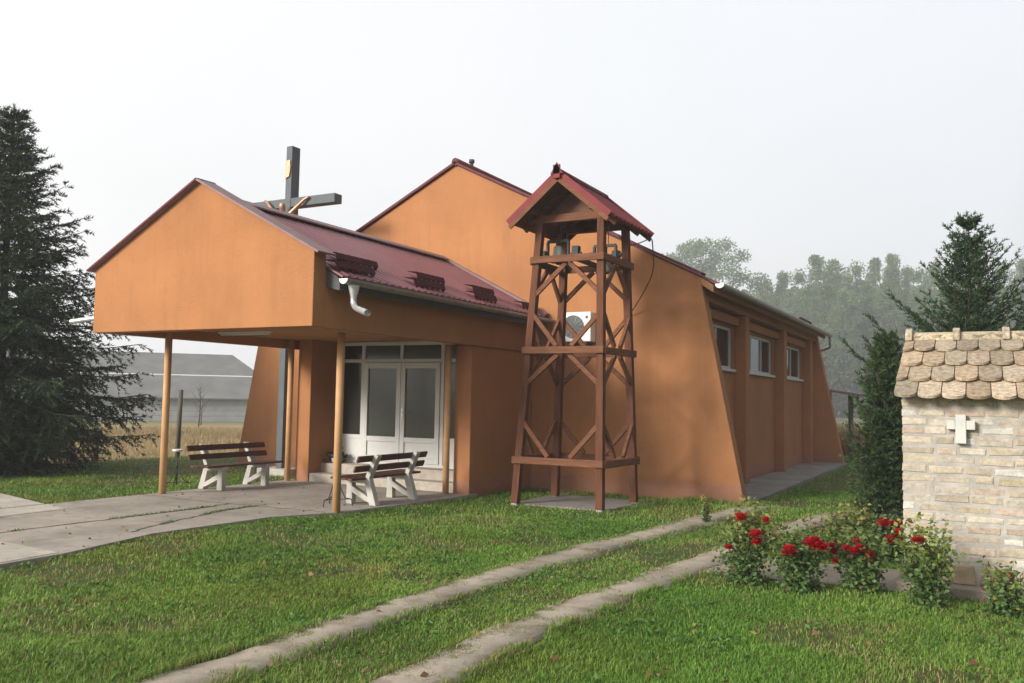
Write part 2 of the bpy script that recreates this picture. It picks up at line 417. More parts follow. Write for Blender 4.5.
# ------------------------------------------------------------------ ground sheet
PLAZA = [(-12.5, -4.0), (-12.5, 8.0), (-12.45, 13.6), (-8.05, 13.6), (-8.2, 11.6), (-8.42, 10.2), (-8.85, 9.3), (-8.95, 7.4), (-8.6, 6.0), (-8.5, 4.5), (-8.5, -4.0)]
def strip_poly(c, wd):
    c = np.array(c, float); d = np.gradient(c, axis=0); n = np.stack([-d[:, 1], d[:, 0]], 1); n /= np.linalg.norm(n, axis=1)[:, None]
    return c + n * wd / 2, c - n * wd / 2
T1 = [(-4.25, -3), (-4.25, 2), (-4.27, 4), (-4.27, 6), (-4.22, 8), (-4.05, 9.8), (-3.82, 11.6), (-3.62, 13.2), (-3.45, 14.6), (-3.35, 15.4)]
T2 = [(-3.1, -3), (-3.1, 2), (-3.1, 4.6), (-3.08, 6.0), (-2.98, 7.3), (-2.8, 8.8), (-2.62, 10.4), (-2.45, 12), (-2.3, 13.4), (-2.12, 14.8), (-1.95, 16)]
def resample(c, n):
    c = np.array(c, float); s = np.concatenate([[0], np.cumsum(np.linalg.norm(np.diff(c, axis=0), axis=1))])
    u = np.linspace(0, s[-1], n); return np.stack([np.interp(u, s, c[:, 0]), np.interp(u, s, c[:, 1])], 1)
T1r = resample(T1, 90); T2r = resample(T2, 90)
def track_width(i, seed): 
    return .43 + .10 * (vnoise(i * .35, 0 * i, 1, seed) - .5) + .05 * (vnoise(i * 1.1, 0 * i, 1, seed + 2) - .5)
CROSSPATH = [(-2.72, 9.15), (-2.45, 9.0), (-2.1, 9.03), (-1.75, 8.96), (-1.4, 9.05), (-1.1, 9.0), (-.70, 9.06), (-.70, 10.2), (-1.2, 10.26), (-1.6, 10.14), (-2.1, 10.2), (-2.6, 10.0)]
TSLAB = [(-6.98, 12.97), (-5.32, 12.95), (-5.2, 14.6), (-7.0, 14.65)]
APRON = [(-4.86, 16.1), (-3.72, 16.1), (-3.72, 28.3), (-4.86, 28.3)]

def ground():
    xs = np.concatenate([np.linspace(-1500, -120, 12), np.linspace(-100, -30, 24), np.linspace(-28, 12, 100), np.linspace(14, 60, 20), np.linspace(80, 1500, 12)])
    ys = np.concatenate([np.linspace(-1500, -60, 8), np.linspace(-40, -4, 14), np.linspace(-2, 40, 110), np.linspace(42, 140, 40), np.linspace(170, 2500, 14)])
    X, Y = np.meshgrid(xs, ys, indexing='ij')
    Z = ground_z(X, Y) + (fbm(X, Y, 1.3, 4) - .5) * .035 * (np.hypot(X, Y) < 60)
    V = np.stack([X.ravel(), Y.ravel(), Z.ravel()], 1)
    nx, ny = X.shape; i = np.arange((nx - 1) * (ny - 1)); a = (i // (ny - 1)) * ny + i % (ny - 1)
    F = np.stack([a, a + ny, a + ny + 1, a + 1], 1)
    fld = ss(-19.3, -20.0, V[:, 0] + .6 * (vnoise(V[:, 0], V[:, 1], 2.0, 8) - .5)) * 1.0
    fld = np.maximum(fld, ss(33, 36, V[:, 1]))
    far = ss(60, 90, np.hypot(V[:, 0], V[:, 1]))
    c = np.stack([fld, far, 0 * far], 1)
    V[:, 2] -= .012
    me = np_mesh('ground', V, F, M_ground, c, True)
    tag(link('ground', me), kind='structure')
ground()

def slab_mesh(name, poly, z0, z1, mat, n=1):
    mb = MB(); mb.prism(poly, 'z', z0, z1); o = mb.build(name, mat, bevel=.006); tag(o, kind='structure'); return o
slab_mesh('paving', PLAZA, -.1, .035, M_plaza)
mbp = MB()
for q in ([(-16.5, 6.2), (-12.52, 6.0), (-12.52, 8.35), (-16.5, 9.3)],):
    mbp.prism(q, 'z', -.08, .041)
tag(mbp.build('side_paving', M_plaza2, bevel=.01), kind='structure')
mbp = MB()
mbp.prism([(-10.0, 3.0), (-8.52, 3.0), (-8.55, 4.6), (-8.66, 5.95), (-10.0, 6.05)], 'z', .03, .041)
mbp.prism([(-12.46, 5.9), (-11.7, 5.8), (-11.75, 8.15), (-12.46, 8.35)], 'z', .03, .041)
tag(mbp.build('pale_paving', M_plaza2), kind='structure')
# expansion cracks with dirt: thin sunken-looking dark soil lines lying in the joints
M_crack = rough_mat('crack_soil', (.075, .065, .05), .3, 20., .97, 60., .5)
mbp = MB()
def crackline(pts, wd):
    pts = resample(pts, max(3, int(len(pts) * 14)))
    off = (np.array([vnoise(i * .5, 0., 1, 3) for i in range(len(pts))]) - .5) * .07
    d = np.gradient(pts, axis=0); n = np.stack([-d[:, 1], d[:, 0]], 1); n /= np.linalg.norm(n, axis=1)[:, None] + 1e-9
    c = pts + n * off[:, None]
    for i in range(len(c) - 1):
        w0 = wd * (.5 + vnoise(i * .7, 1., 1, 5)); w1 = wd * (.5 + vnoise((i + 1) * .7, 1., 1, 5))
        p = [c[i] + n[i] * w0 / 2, c[i] - n[i] * w0 / 2, c[i + 1] - n[i + 1] * w1 / 2, c[i + 1] + n[i + 1] * w1 / 2]
        mbp.add([(q[0], q[1], .0385) for q in p], [(0, 1, 2, 3)])
crackline([(-10.4, 6.1), (-10.4, 7.0), (-10.33, 9.3), (-10.4, 10.0)], .035)
crackline([(-9.25, 7.3), (-9.6, 8.4), (-9.85, 9.3), (-9.9, 10.3)], .03)
crackline([(-12.45, 10.05), (-11.2, 9.95), (-10.3, 10.0), (-8.6, 10.1)], .02)
tag(mbp.build('paving_cracks', M_crack), kind='structure')

def track(name, c, seed):
    n = len(c); d = np.gradient(c, axis=0); nn = np.stack([-d[:, 1], d[:, 0]], 1); nn /= np.linalg.norm(nn, axis=1)[:, None]
    i = np.arange(n); wd = track_width(i, seed)
    e = (vnoise(i * .9, 0 * i, 1, seed + 9) - .5) * .08
    cols = []
    for k, u in enumerate((-.5, -.48, 0, .48, .5)):
        p = c + nn * (u * wd + e)[:, None]
        z = ground_z(p[:, 0], p[:, 1]) + .022 + .006 * (vnoise(i * .8, 0 * i + k, 1, seed + 4) - .5) - (.05 if abs(u) == .5 else 0)
        cols.append(np.column_stack([p, z]))
    V = np.stack(cols, 1).reshape(-1, 3); F = []
    for a in range(n - 1):
        for k in range(4): F.append((a * 5 + k, a * 5 + k + 1, (a + 1) * 5 + k + 1, (a + 1) * 5 + k))
    edge = np.tile(np.array([1., .9, 0., .9, 1.])[:, None], (n, 3)); me = np_mesh(name, V, np.array(F), M_track, edge, True)
    tag(link(name, me), kind='structure')
track('wheel_track_concrete', T1r, 1); track('driveway_strip', T2r, 2)
slab_mesh('shrine_path', CROSSPATH, -.05, .010, M_strip)
slab_mesh('tower_pad', TSLAB, -.12, .012, M_apron)
slab_mesh('apron', APRON, -.2, -.02, M_apron)

# ------------------------------------------------------------------ church
YN = 15.8
ch = thing('church', (-10.05, 15.8, 0), 'orange stuccoed church with maroon sheet metal roofs and a deep entrance porch on posts', 'church')
RX, RZ = -10.05, 6.80          # nave ridge
SX, SZ = 5.41, 4.07            # shoulder half width and height
BX, BZ = 6.25, -.12
front = [(RX - BX, BZ), (RX + BX, BZ), (RX + SX, SZ), (RX, RZ), (RX - SX, SZ)]
mb = MB(); mb.prism(front, 'y', YN, YN + .3); mb.build('front_wall', M_wall, ch, bevel=.012)
mb = MB(); mb.prism(front, 'y', 28.2, 28.5); mb.build('rear_wall', M_wall, ch, bevel=.012)
WX = -4.85; OX = -4.6          # window plane, pilaster face
def side(sgn):
    f = (lambda x: x) if sgn > 0 else (lambda x: 2 * RX - x)
    bays = [(16.1, 19.2), (19.55, 23.35), (23.7, 27.25)]
    mb = MB()
    def bx(xa, xb, *r): mb.box(min(f(xa), f(xb)), max(f(xa), f(xb)), *r)
    wins = [(16.75, 19.05), (19.9, 23.1), (24.5, 27.1)] if sgn > 0 else []
    if sgn > 0:
        z0, z1 = 2.47, 3.37
        bx(WX - .25, WX, 16.102, 28.198, -.15, z0)
        bx(WX - .25, WX, 16.102, 28.198, z1, 4.02)
        ys = [16.102] + [v for q in wins for v in q] + [28.198]
        for a, c in zip(ys[0::2], ys[1::2]): bx(WX - .25, WX, a, c, z0, z1)
    else: bx(WX - .25, WX, 16.102, 28.198, -.15, 4.02)
    mb.build('side_wall', M_wall, ch)
    mb = MB(); bx2 = lambda xa, xb, *r: mb.box(min(f(xa), f(xb)), max(f(xa), f(xb)), *r)
    bx2(WX + .003, OX, 16.103, 28.197, 3.66, 3.99); mb.build('eaves_beam', M_wall_hi, ch, bevel=.01)
    for a, c in bays:
        mb = MB(); bx2(WX + .004, WX + .11, a + .003, c - .003, 3.42, 3.6); mb.build('lintel', M_wall_hi, ch, bevel=.01)
    for y in (19.2, 23.35, 27.25):
        mb = MB(); bx2(WX + .002, OX - .003, y, y + .35, -.15, 3.657); mb.build('pilaster', M_wall, ch, bevel=.012)
    for a, c in wins:
        n = 2 if c - a < 2.9 else 3
        wf = MB(); X0, X1 = WX - .12, WX - .06
        wf.box(X0, X1, a, c, 2.47, 2.53); wf.box(X0, X1, a, c, 3.31, 3.37)
        for k in range(n + 1):
            y = a + (c - a) * k / n; y = min(max(y, a + .03), c - .03)
            wf.box(X0 - .002, X1 + .003, y - .03, y + .03, 2.475, 3.365)
        win = wf.build('window', M_white, ch)
        for k in range(n):
            ya = a + (c - a) * k / n + .02; yc = a + (c - a) * (k + 1) / n - .02
            g = MB(); g.box(X0 + .02, X0 + .035, ya, yc, 2.5, 3.34); g.build('pane', M_winglass, win)
        g = MB(); g.box(WX - .1, WX + .07, a - .03, c + .03, 2.41, 2.468); g.build('sill', M_white, win, bevel=.006)
side(1); side(-1)

def ribbed(mb, P00, P10, P01, pitch, hgt, thick=.03, topw=.3, valley=.55):
    """sheet with ribs running from P00 to P10 (down the slope), repeated along P00->P01"""
    P00, P10, P01 = Vector(P00), Vector(P10), Vector(P01)
    L = (P01 - P00).length; e = (P01 - P00).normalized(); nrm = e.cross(P10 - P00).normalized()
    if nrm.z < 0: nrm = -nrm
    prof = []; y = 0
    while y < L - pitch:
        prof += [(y, 0), (y + pitch * valley, 0), (y + pitch * (valley + .12), hgt), (y + pitch * (valley + .12 + topw), hgt)]
        y += pitch
    prof += [(y, 0), (L, 0)]
    n = len(prof); vs = []
    for base in (P00, P10):
        for (u, h) in prof: vs.append(base + e * u + nrm * h)
    for base in (P00, P10): vs += [base - nrm * thick, base + e * L - nrm * thick]
    fs = [(i, i + 1, n + i + 1, n + i) for i in range(n - 1)]
    a, c, d, g = 2 * n, 2 * n + 1, 2 * n + 2, 2 * n + 3
    fs += [(a, d, g, c), tuple([a] + [c] + list(reversed(range(n)))), tuple([d] + list(range(n, 2 * n)) + [g]), (a, 0, n, d), (c, g, 2 * n - 1, n - 1)]
    mb.add(vs, fs)
# nave roof
sl = (RZ - SZ) / SX
def zr(x): return RZ + .03 - sl * abs(x - RX)
EO = RX + 5.72
mb = MB()
for s in (1, -1):
    x1 = RX + s * 5.72
    ribbed(mb, (RX, 15.98, zr(RX)), (x1, 15.98, zr(x1)), (RX, 28.75, zr(RX)), .22, .025)
nroof = mb.build('nave_roof', M_roof, ch)
mb = MB()
for s in (1, -1):
    x1 = RX + s * 5.45
    mb.beam((RX - s * .06, 15.88, zr(RX) + .035), (x1, 15.88, zr(x1) + .05), .3, .05)
mb.build('verge_flashing', M_flashred, nroof)
mb = MB(); mb.tube([(RX, 15.75, zr(RX) + .03), (RX, 28.8, zr(RX) + .03)], .09, 8); mb.build('ridge_cap', M_flashred, nroof)
mb = MB()
for a in np.arange(26.0, 27.6, .2):
    mb.beam((EO - .35, a, zr(EO - .35) + .03), (EO - .35, a + .16, zr(EO - .35) + .03), .05, .2)
mb.build('snow_guard', M_guard, nroof)
mb = MB(); mb.tube([(-11.0, 18.0, 6.2), (-11.0, 18.0, 7.48)], .045, 10); mb.tube([(-11.0, 18.0, 7.5), (-11.0, 18.0, 7.58)], .07, 10)
mb.build('vent_pipe', M_dark, nroof)
for s in (1, -1):
    x1 = RX + s * 5.72; z1 = zr(x1)
    xi = RX + s * 5.17
    mb = MB(); mb.prism([(RX + s * 5.4, SZ - .12), (x1 - s * .06, z1 - .17), (x1 - s * .06, z1 - .035), (RX + s * 5.4, zr(RX + s * 5.4) - .035)], 'y', 15.82, 28.6)
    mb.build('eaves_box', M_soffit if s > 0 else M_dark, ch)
    # half-round gutter
    def gutter(x, z, y0, y1, r, nm='gutter'):
        mb = MB(); k = 9; ring = [(x + r * math.cos(math.pi + math.pi * i / (k - 1)), z + r * math.sin(math.pi + math.pi * i / (k - 1))) for i in range(k)]
        ring2 = [(x + (r - .008) * math.cos(math.pi * (2 - i / (k - 1))), z + (r - .008) * math.sin(math.pi * (2 - i / (k - 1)))) for i in range(k)]
        mb.prism(ring + ring2, 'y', y0, y1)
        o = mb.build(nm, M_zinc, ch)
        for ya, yb in ((y0 - .012, y0 - .001), (y1 + .001, y1 + .012)):
            cp = MB(); cp.prism(ring, 'y', ya, yb); cp.build('end_cap', M_bright, o)
        return o
    gt = gutter(x1 + s * .07, z1 - .02, 15.78, 28.7, .085)
    ds = MB(); ds.tube([(x1 + s * .07, 28.6, z1 - .09), (x1 + s * .07, 28.62, z1 - .3), (x1 + s * .06, 28.7, z1 - .42), (x1 - s * .3, 28.75, z1 - .55), (x1 - s * .42, 28.75, z1 - .62)], .045, 10)
    ds.build('outlet_pipe', M_zinc, gt)

# porch
PX = -10.33; PZ = 4.86; PS = .52; PF = 9.1; PL, PR = -12.65, -8.05; PB = 2.69
def zp(x): return PZ - .12 - PS * abs(x - PX)
def zg(x): return PZ - PS * abs(x - PX)
g0 = [(PL, PB), (PR, PB), (PR, zg(PR) + .06), (PX, PZ + .06), (PL, zg(PL) + .06)]
mb = MB(); mb.prism(g0, 'y', PF, PF + .25); mb.build('porch_gable', M_wall_hi, ch, bevel=.01)
for x0, x1 in ((PR - .2, PR - .001), (PL + .001, PL + .2)):
    mb = MB(); mb.box(x0, x1, PF + .252, YN - .002, PB + .002, zp(x1 if x1 > PX else x0) - .06); mb.build('porch_side_beam', M_wall_hi, ch)
mb = MB(); mb.box(PL + .203, PR - .203, PF + .253, YN - .003, PB + .17, PB + .24); mb.build('porch_ceiling', M_soffit, ch)
mb = MB()
for s in (1, -1):
    x1 = PX + (2.58 if s > 0 else -2.44)
    ribbed(mb, (PX, PF + .252, zp(PX)), (x1, PF + .252, zp(x1)), (PX, YN - .003, zp(PX)), .17, .02)
proof = mb.build('porch_roof', M_roof, ch)
mb = MB()
for s in (1, -1):
    x1 = PX + s * 2.42
    mb.beam((PX - s * .02, PF + .10, PZ + .09), (x1, PF + .10, zg(x1) + .09), .36, .03)
    pass
mb.build('verge_flashing', M_flash, proof)
for s in (1, -1):
    x1 = PX + s * 2.42; mb = MB(); mb.beam((PX - s * .01, PF - .088, PZ + .088), (x1, PF - .088, zg(x1) + .088), .014, .03); mb.build('verge_trim', M_flashred if s < 0 else M_flash, proof)
mb = MB()
mb.prism([(PX - .2, PZ - .16), (PX, PZ - .065), (PX + .2, PZ - .16), (PX + .2, PZ - .135), (PX, PZ - .035), (PX - .2, PZ - .135)], 'y', PF + .28, YN - .01)
mb.build('ridge_cap', M_flash, proof)
mb = MB()
for s in (1, -1):
    x1 = PX + (2.58 if s > 0 else -2.44)
    mb.beam((PX + s * .05, YN - .07, zp(PX + s * .05) + .055), (x1, YN - .07, zp(x1) + .055), .13, .05)
mb.build('wall_flashing', M_flash, proof)
def guard(x, y0, y1):
    mb = MB(); z = zp(x)
    mb.add([], [])
    n = max(4, int((y1 - y0) / .13)); dy = (y1 - y0) / n
    for k in range(n):
        ya = y0 + k * dy
        # a pressed metal strip: upstand plus sawtooth skirt
        vs = [(x - .14, ya, z + .135), (x - .14, ya + dy, z + .135), (x + .03, ya + dy, z + .12), (x + .03, ya, z + .12),
              (x + .06, ya + dy * .5, z - .03), (x + .06, ya, z + .04), (x + .06, ya + dy, z + .04)]
        mb.add(vs, [(0, 1, 2, 3), (3, 2, 6, 4, 5)])
    o = mb.build('snow_guard', M_guard, proof, fix=False)
    m = o.modifiers.new('thick', 'SOLIDIFY'); m.thickness = .01
for x, a, c in ((-7.95, 9.36, 10.25), (-8.36, 9.85, 10.85), (-7.95, 11.25, 12.15), (-8.35, 11.9, 12.75), (-7.95, 13.1, 13.9), (-8.35, 13.7, 14.5), (-8.0, 15.0, 15.65)):
    guard(x, a, c)
for s in (1, -1):
    x1 = PX + (2.58 if s > 0 else -2.44); z1 = zp(x1); xa = PX + s * 2.29; gy0 = PF + (.2 if s > 0 else .4); LO = .5 if s > 0 else .82
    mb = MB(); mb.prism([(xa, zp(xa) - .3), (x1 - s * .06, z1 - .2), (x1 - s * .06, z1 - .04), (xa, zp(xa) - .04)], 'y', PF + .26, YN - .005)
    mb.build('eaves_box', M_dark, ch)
    def gut2(x, z, y0, y1, r):
        mb = MB(); k = 9; ring = [(x + r * math.cos(math.pi + math.pi * i / (k - 1)), z + r * math.sin(math.pi + math.pi * i / (k - 1))) for i in range(k)]
        ring2 = [(x + (r - .008) * math.cos(math.pi * (2 - i / (k - 1))), z + (r - .008) * math.sin(math.pi * (2 - i / (k - 1)))) for i in range(k)]
        mb.prism(ring + ring2, 'y', y0, y1); o = mb.build('gutter', M_zinc, ch)
        cp = MB(); cp.prism(ring, 'y', y0 - .012, y0 - .001); cp.build('end_cap', M_white2, o)
        return o
    gx = x1 + s * .06; gt = gut2(gx, z1 - .05, gy0, YN - .01, .075)
    ds = MB(); ds.lathe((gx, gy0 - .2 + .42, 0), [(.08, z1 - .12), (.075, z1 - .16), (.045, z1 - .28), (.043, z1 - .33)], 14)
    ds.tube([(gx, gy0 - .2 + .42, z1 - .31), (gx, gy0 - .2 + .42, z1 - .36), (gx + s * .05, gy0 - .2 + .39, z1 - .42), (gx + s * .13, gy0 - .2 + .34, z1 - .455), (gx + s * LO, gy0 - .2 + .1, z1 - .55)], .043, 12, caps=False)
    ds.tube([(gx + s * (LO - .03), gy0 - .2 + .12, z1 - .543), (gx + s * (LO + .002), gy0 - .2 + .098, z1 - .5505)], .046, 12, caps=False)
    ds.tube([(gx + s * (LO - .06), gy0 - .2 + .14, z1 - .537), (gx + s * (LO - .04), gy0 - .2 + .125, z1 - .541)], .04, 12)
    ds.build('outlet_pipe', M_bright, gt, fix=False)
# entrance block under the porch
mb = MB(); mb.box(-12.22, -11.88, 13.45, YN - .002, -.1, PB + .169); mb.build('entrance_wall', M_wall, ch, bevel=.012)
mb = MB(); mb.box(-8.44, -8.1, 13.4, YN - .002, -.1, PB + .001); mb.build('entrance_wall', M_wall, ch, bevel=.012)
mb = MB(); mb.box(-11.88, -8.44, 14.33, 14.5, -.1, PB + .169); mb.build('entrance_back_wall', M_wall, ch)
mb = MB(); mb.box(-11.879, -8.441, 13.82, 14.33, -.1, .385); s1 = mb.build('step', M_stepc, ch, bevel=.01)
mb = MB(); mb.box(-11.879, -8.441, 13.48, 13.818, -.1, .2); mb.build('step', M_stepc, ch, bevel=.01)
# glazed door wall
DY = 14.24
fr = MB(); F0, F1 = DY - .035, DY + .035
xs = [-11.85, -11.66, -11.17, -10.22, -9.24, -8.46]
fr.box(-11.87, -8.45, F0, F1, 2.775, 2.85); fr.box(-11.87, -8.45, F0 - .001, F1 + .001, 2.43, 2.5); fr.box(-11.87, -8.45, F0, F1, .386, .45)
for x in (-11.83, -11.17, -9.24, -8.49): fr.box(x - .04, x + .04, F0 - .003, F1 + .003, .39, 2.848)
fr.box(-10.25, -10.18, F0 - .003, F1 + .003, 2.5, 2.848)
frame = fr.build('door_frame', M_white, ch, bevel=.006)
for a, c in ((-11.79, -11.21), (-11.13, -10.25), (-10.18, -9.28), (-9.2, -8.53)):
    g = MB(); g.box(a, c, DY - .005, DY + .012, 2.5, 2.775); g.build('transom_pane', M_glass if a > -11.3 else M_glassd, frame)
for a, c in ((-11.79, -11.21), (-9.2, -8.53)):
    g = MB(); g.box(a, c, DY - .005, DY + .012, .96, 2.43); g.build('side_pane', M_glassd, frame)
    g = MB(); g.box(a, c, DY - .012, DY + .02, .45, .9); g.box(a - .003, c + .003, F0 + .004, F1 - .004, .895, .965); g.build('side_panel', M_white, frame)
for k, (a, c) in enumerate(((-11.125, -10.215), (-10.205, -9.285))):
    d = MB(); A0, A1 = DY - .06, DY + .02
    d.box(a, a + .1, A0, A1, .452, 2.425); d.box(c - .1, c, A0, A1, .452, 2.425)
    d.box(a + .1, c - .1, A0 + .002, A1 - .002, 2.31, 2.423); d.box(a + .1, c - .1, A0 + .002, A1 - .002, .454, .56); d.box(a + .1, c - .1, A0 + .002, A1 - .002, .85, .95)
    d.box(a + .1, c - .1, A0 + .03, A1 - .03, .56, .85)
    door = d.build('door', M_white, ch, bevel=.005)
    g = MB(); g.box(a + .1, c - .1, A0 + .035, A1 - .03, .95, 2.31); g.build('pane', M_glass, door)
    if k == 1:
        h = MB(); h.box(a + .03, a + .07, A0 - .012, A0 - .001, 1.32, 1.52); h.tube([(a + .05, A0 - .01, 1.45), (a + .05, A0 - .055, 1.45), (a + .17, A0 - .055, 1.45)], .011, 8)
        h.build('handle', M_bright, door)
for x, y in ((-12.33, 10.33), (-8.47, 10.23), (-12.30, 13.32), (-8.5, 13.25)):
    mb = MB(); mb.tube([(x, y, -.05), (x, y, PB + (.169 if x < -12.2 else .001))], .06 if y < 12 else .058, 20); mb.build('porch_post', M_post, ch)
# ceiling tube light
q0 = on_ground(220, 333.5, PB + .15); q1 = on_ground(271, 332, PB + .15); fy_ = (q0[1] + q1[1]) / 2
fl = thing('ceiling_light', ((q0[0] + q1[0]) / 2, fy_, PB + .17), 'slim white fluorescent tube light under the porch ceiling', 'light')
mb = MB(); mb.box(q0[0], q1[0], fy_ - .04, fy_ + .04, PB + .14, PB + .169); mb.build('fitting', M_white2, fl, bevel=.006)
mb = MB(); mb.tube([(q0[0] + .04, fy_, PB + .122), (q1[0] - .04, fy_, PB + .122)], .016, 10); mb.build('tube', M_white2, fl)
# lean-to behind the nave
an = thing('lean_to', (-4.2, 29.8, 0), 'small brown lean-to roof on a post behind the rear corner of the church', 'lean-to')
mb = MB(); mb.prism([(-7.0, 2.55), (-3.5, 2.02), (-3.5, 2.10), (-7.0, 2.64)], 'y', 28.7, 31.2); mb.build('roof', M_flash, an)
mb = MB(); mb.tube([(-3.95, 30.9, -.2), (-3.95, 30.9, 2.08)], .08, 8); mb.build('post', M_oldwood, an)
mb = MB(); mb.box(-6.5, -4.55, 28.9, 30.9, -.2, 2.15); mb.build('wall', M_wall, an)

# ------------------------------------------------------------------ air conditioner
ac = thing('air_conditioner', (-7.2, 15.6, 3.0), 'white outdoor air conditioner unit fixed to the orange nave wall behind the bell tower', 'air conditioner')
ax0, ax1, ay0, ay1, az0, az1 = -7.31, -6.70, 15.5, 15.76, 2.88, 3.46
mb = MB(); mb.box(ax0, ax1, ay0, ay1, az0, az1); mb.build('casing', M_white2, ac, bevel=.015)
cx, cz = -7.07, 3.17
mb = MB()
for r in np.linspace(.05, .225, 8): mb.tube([(cx + r * math.cos(a), ay0 - .012, cz + r * math.sin(a)) for a in np.linspace(0, 2 * math.pi, 25)], .0045, 5)
for a in np.linspace(0, math.pi, 7)[:-1]: mb.tube([(cx - .225 * math.cos(a), ay0 - .012, cz - .225 * math.sin(a)), (cx + .225 * math.cos(a), ay0 - .012, cz + .225 * math.sin(a))], .005, 5)
mb.build('fan_guard', M_grille, ac)
mb = MB(); mb.prism([(cx + .222 * math.cos(a), cz + .222 * math.sin(a)) for a in np.linspace(0, 2 * math.pi, 32, endpoint=False)], 'y', ay0 - .006, ay0 - .001); mb.build('fan', M_grille, ac)
mb = MB(); mb.box(ax1 - .11, ax1 - .06, ay0 - .004, ay0 - .001, az1 - .13, az1 - .08); mb.build('badge', M_dark, ac)
for x in (ax0 + .12, ax1 - .12):
    mb = MB(); mb.box(x - .02, x + .02, ay0 + .02, YN - .002, az0 - .045, az0 - .002); mb.box(x - .021, x + .019, YN - .04, YN - .003, az0 - .3, az0 - .04); mb.build('bracket', M_dark, ac)

# ------------------------------------------------------------------ bell tower
tw = thing('bell_tower', (-6.1, 13.6, 0), 'open reddish timber bell tower with X bracing and a small red metal gable roof', 'bell tower')
ZT = 4.72
base = {(-1, -1): (-6.90, 12.90), (1, -1): (-5.38, 12.90), (1, 1): (-5.32, 14.25), (-1, 1): (-6.85, 14.33)}
top = {(-1, -1): (-6.59, 13.08), (1, -1): (-5.48, 13.08), (1, 1): (-5.46, 14.1), (-1, 1): (-6.62, 14.1)}
def leg_at(k, z):
    a, b_ = base[k], top[k]; t = z / ZT; return Vector((a[0] + (b_[0] - a[0]) * t, a[1] + (b_[1] - a[1]) * t, z))
for k in base:
    mb = MB(); mb.beam(leg_at(k, .02), leg_at(k, ZT), .122, .122, (0, 1, 0)); lg = mb.build('leg', M_wood, tw, bevel=.006)
    p = leg_at(k, 0); mb = MB(); mb.box(p.x - .05, p.x + .05, p.y - .05, p.y + .05, -.08, .045); mb.build('footing', M_conc, lg, bevel=.01)
faces = [((-1, -1), (1, -1), Vector((0, -1, 0))), ((1, -1), (1, 1), Vector((1, 0, 0))), ((1, 1), (-1, 1), Vector((0, 1, 0))), ((-1, 1), (-1, -1), Vector((-1, 0, 0)))]
ZB, ZM, ZU = .74, 2.56, 4.08
for fi, (k0, k1, nrm) in enumerate(faces):
    off = nrm * .088
    along = (leg_at(k1, 0) - leg_at(k0, 0)).normalized()
    for zi, z in enumerate((ZB, ZM, ZU)):
        ex = .085 if abs(nrm.y) > .5 else .06
        dz = 0 if abs(nrm.y) > .5 else -.012
        a = leg_at(k0, z) + off - along * ex; c = leg_at(k1, z) + off + along * ex
        a.z += dz; c.z += dz
        mb = MB(); mb.beam(a, c, .05, .115); mb.build('beam', M_wood_h, tw, bevel=.005)
    off2 = nrm * .03
    def brace(kA, zA, zB_, u):
        A = leg_at(kA, zA) + off2; c = (leg_at(k0, zB_) * (1 - u) + leg_at(k1, zB_) * u) + off2
        j = (random.random() - .5) * .02
        mb = MB(); mb.beam(A + nrm * j * .2, c + nrm * j * .2, .055, .075); mb.build('brace', M_wood_h, tw, bevel=.004)
    brace(k0, ZB + .66, ZB + .07, .37); brace(k1, ZB + .64, ZB + .07, .64)
    brace(k0, ZM + .64, ZM + .07, .40); brace(k1, ZM + .62, ZM + .07, .60)
    brace(k0, ZM - .58, ZM - .07, .42); brace(k1, ZM - .57, ZM - .07, .58)
    brace(k0, ZU - .62, ZU - .07, .47); brace(k1, ZU - .60, ZU - .07, .53)
# roof of the tower
TX = -6.06; TZ = 5.42; TS = .82; TW = .90; TY0, TY1 = 12.62, 14.6
def zt(x): return TZ - TS * abs(x - TX)
mb = MB()
for s in (1, -1):
    x1 = TX + s * TW
    ribbed(mb, (TX, TY0, zt(TX)), (x1, TY0, zt(x1)), (TX, TY1, zt(TX)), .17, .028, .02)
tr_ = mb.build('roof', M_tred, tw)
mb = MB()
for s in (1, -1):
    x1 = TX + s * (TW - .03)
    mb.prism([(TX, TZ - .03), (TX, TZ - .055), (x1, zt(x1) - .055), (x1, zt(x1) - .03)], 'y', TY0 + .03, TY1 - .03)
mb.build('plank_lining', M_plank, tr_)
for s in (1, -1):
    for y in (TY0 - .012, TY1 + .012):
        x1 = TX + s * (TW + .01)
        mb = MB(); mb.beam((TX + s * .01, y, zt(TX) + .0), (x1, y, zt(x1) + .0), .026, .11); mb.build('red_verge', M_tred, tr_)
        mb = MB(); mb.beam((TX + s * .02, y, zt(TX) - .105), (x1 - s * .03, y, zt(x1) - .08), .03, .07); mb.build('barge_board', M_wood_h, tr_)
mb = MB(); mb.tube([(TX, TY0 - .05, TZ + .03), (TX, TY0 + .5, TZ + .03), (TX, TY1 + .04, TZ + .03)], .06, 10)
mb.beam((TX, TY0 - .06, TZ - .09), (TX, TY0 - .06, TZ + .13), .12, .03)
mb.prism([(TX - .11, TZ - .02), (TX + .11, TZ - .02), (TX + .035, TZ + .1), (TX, TZ + .17), (TX - .035, TZ + .1)], 'y', TY0 - .075, TY0 - .035)
mb.build('ridge_cap', M_tred, tr_)
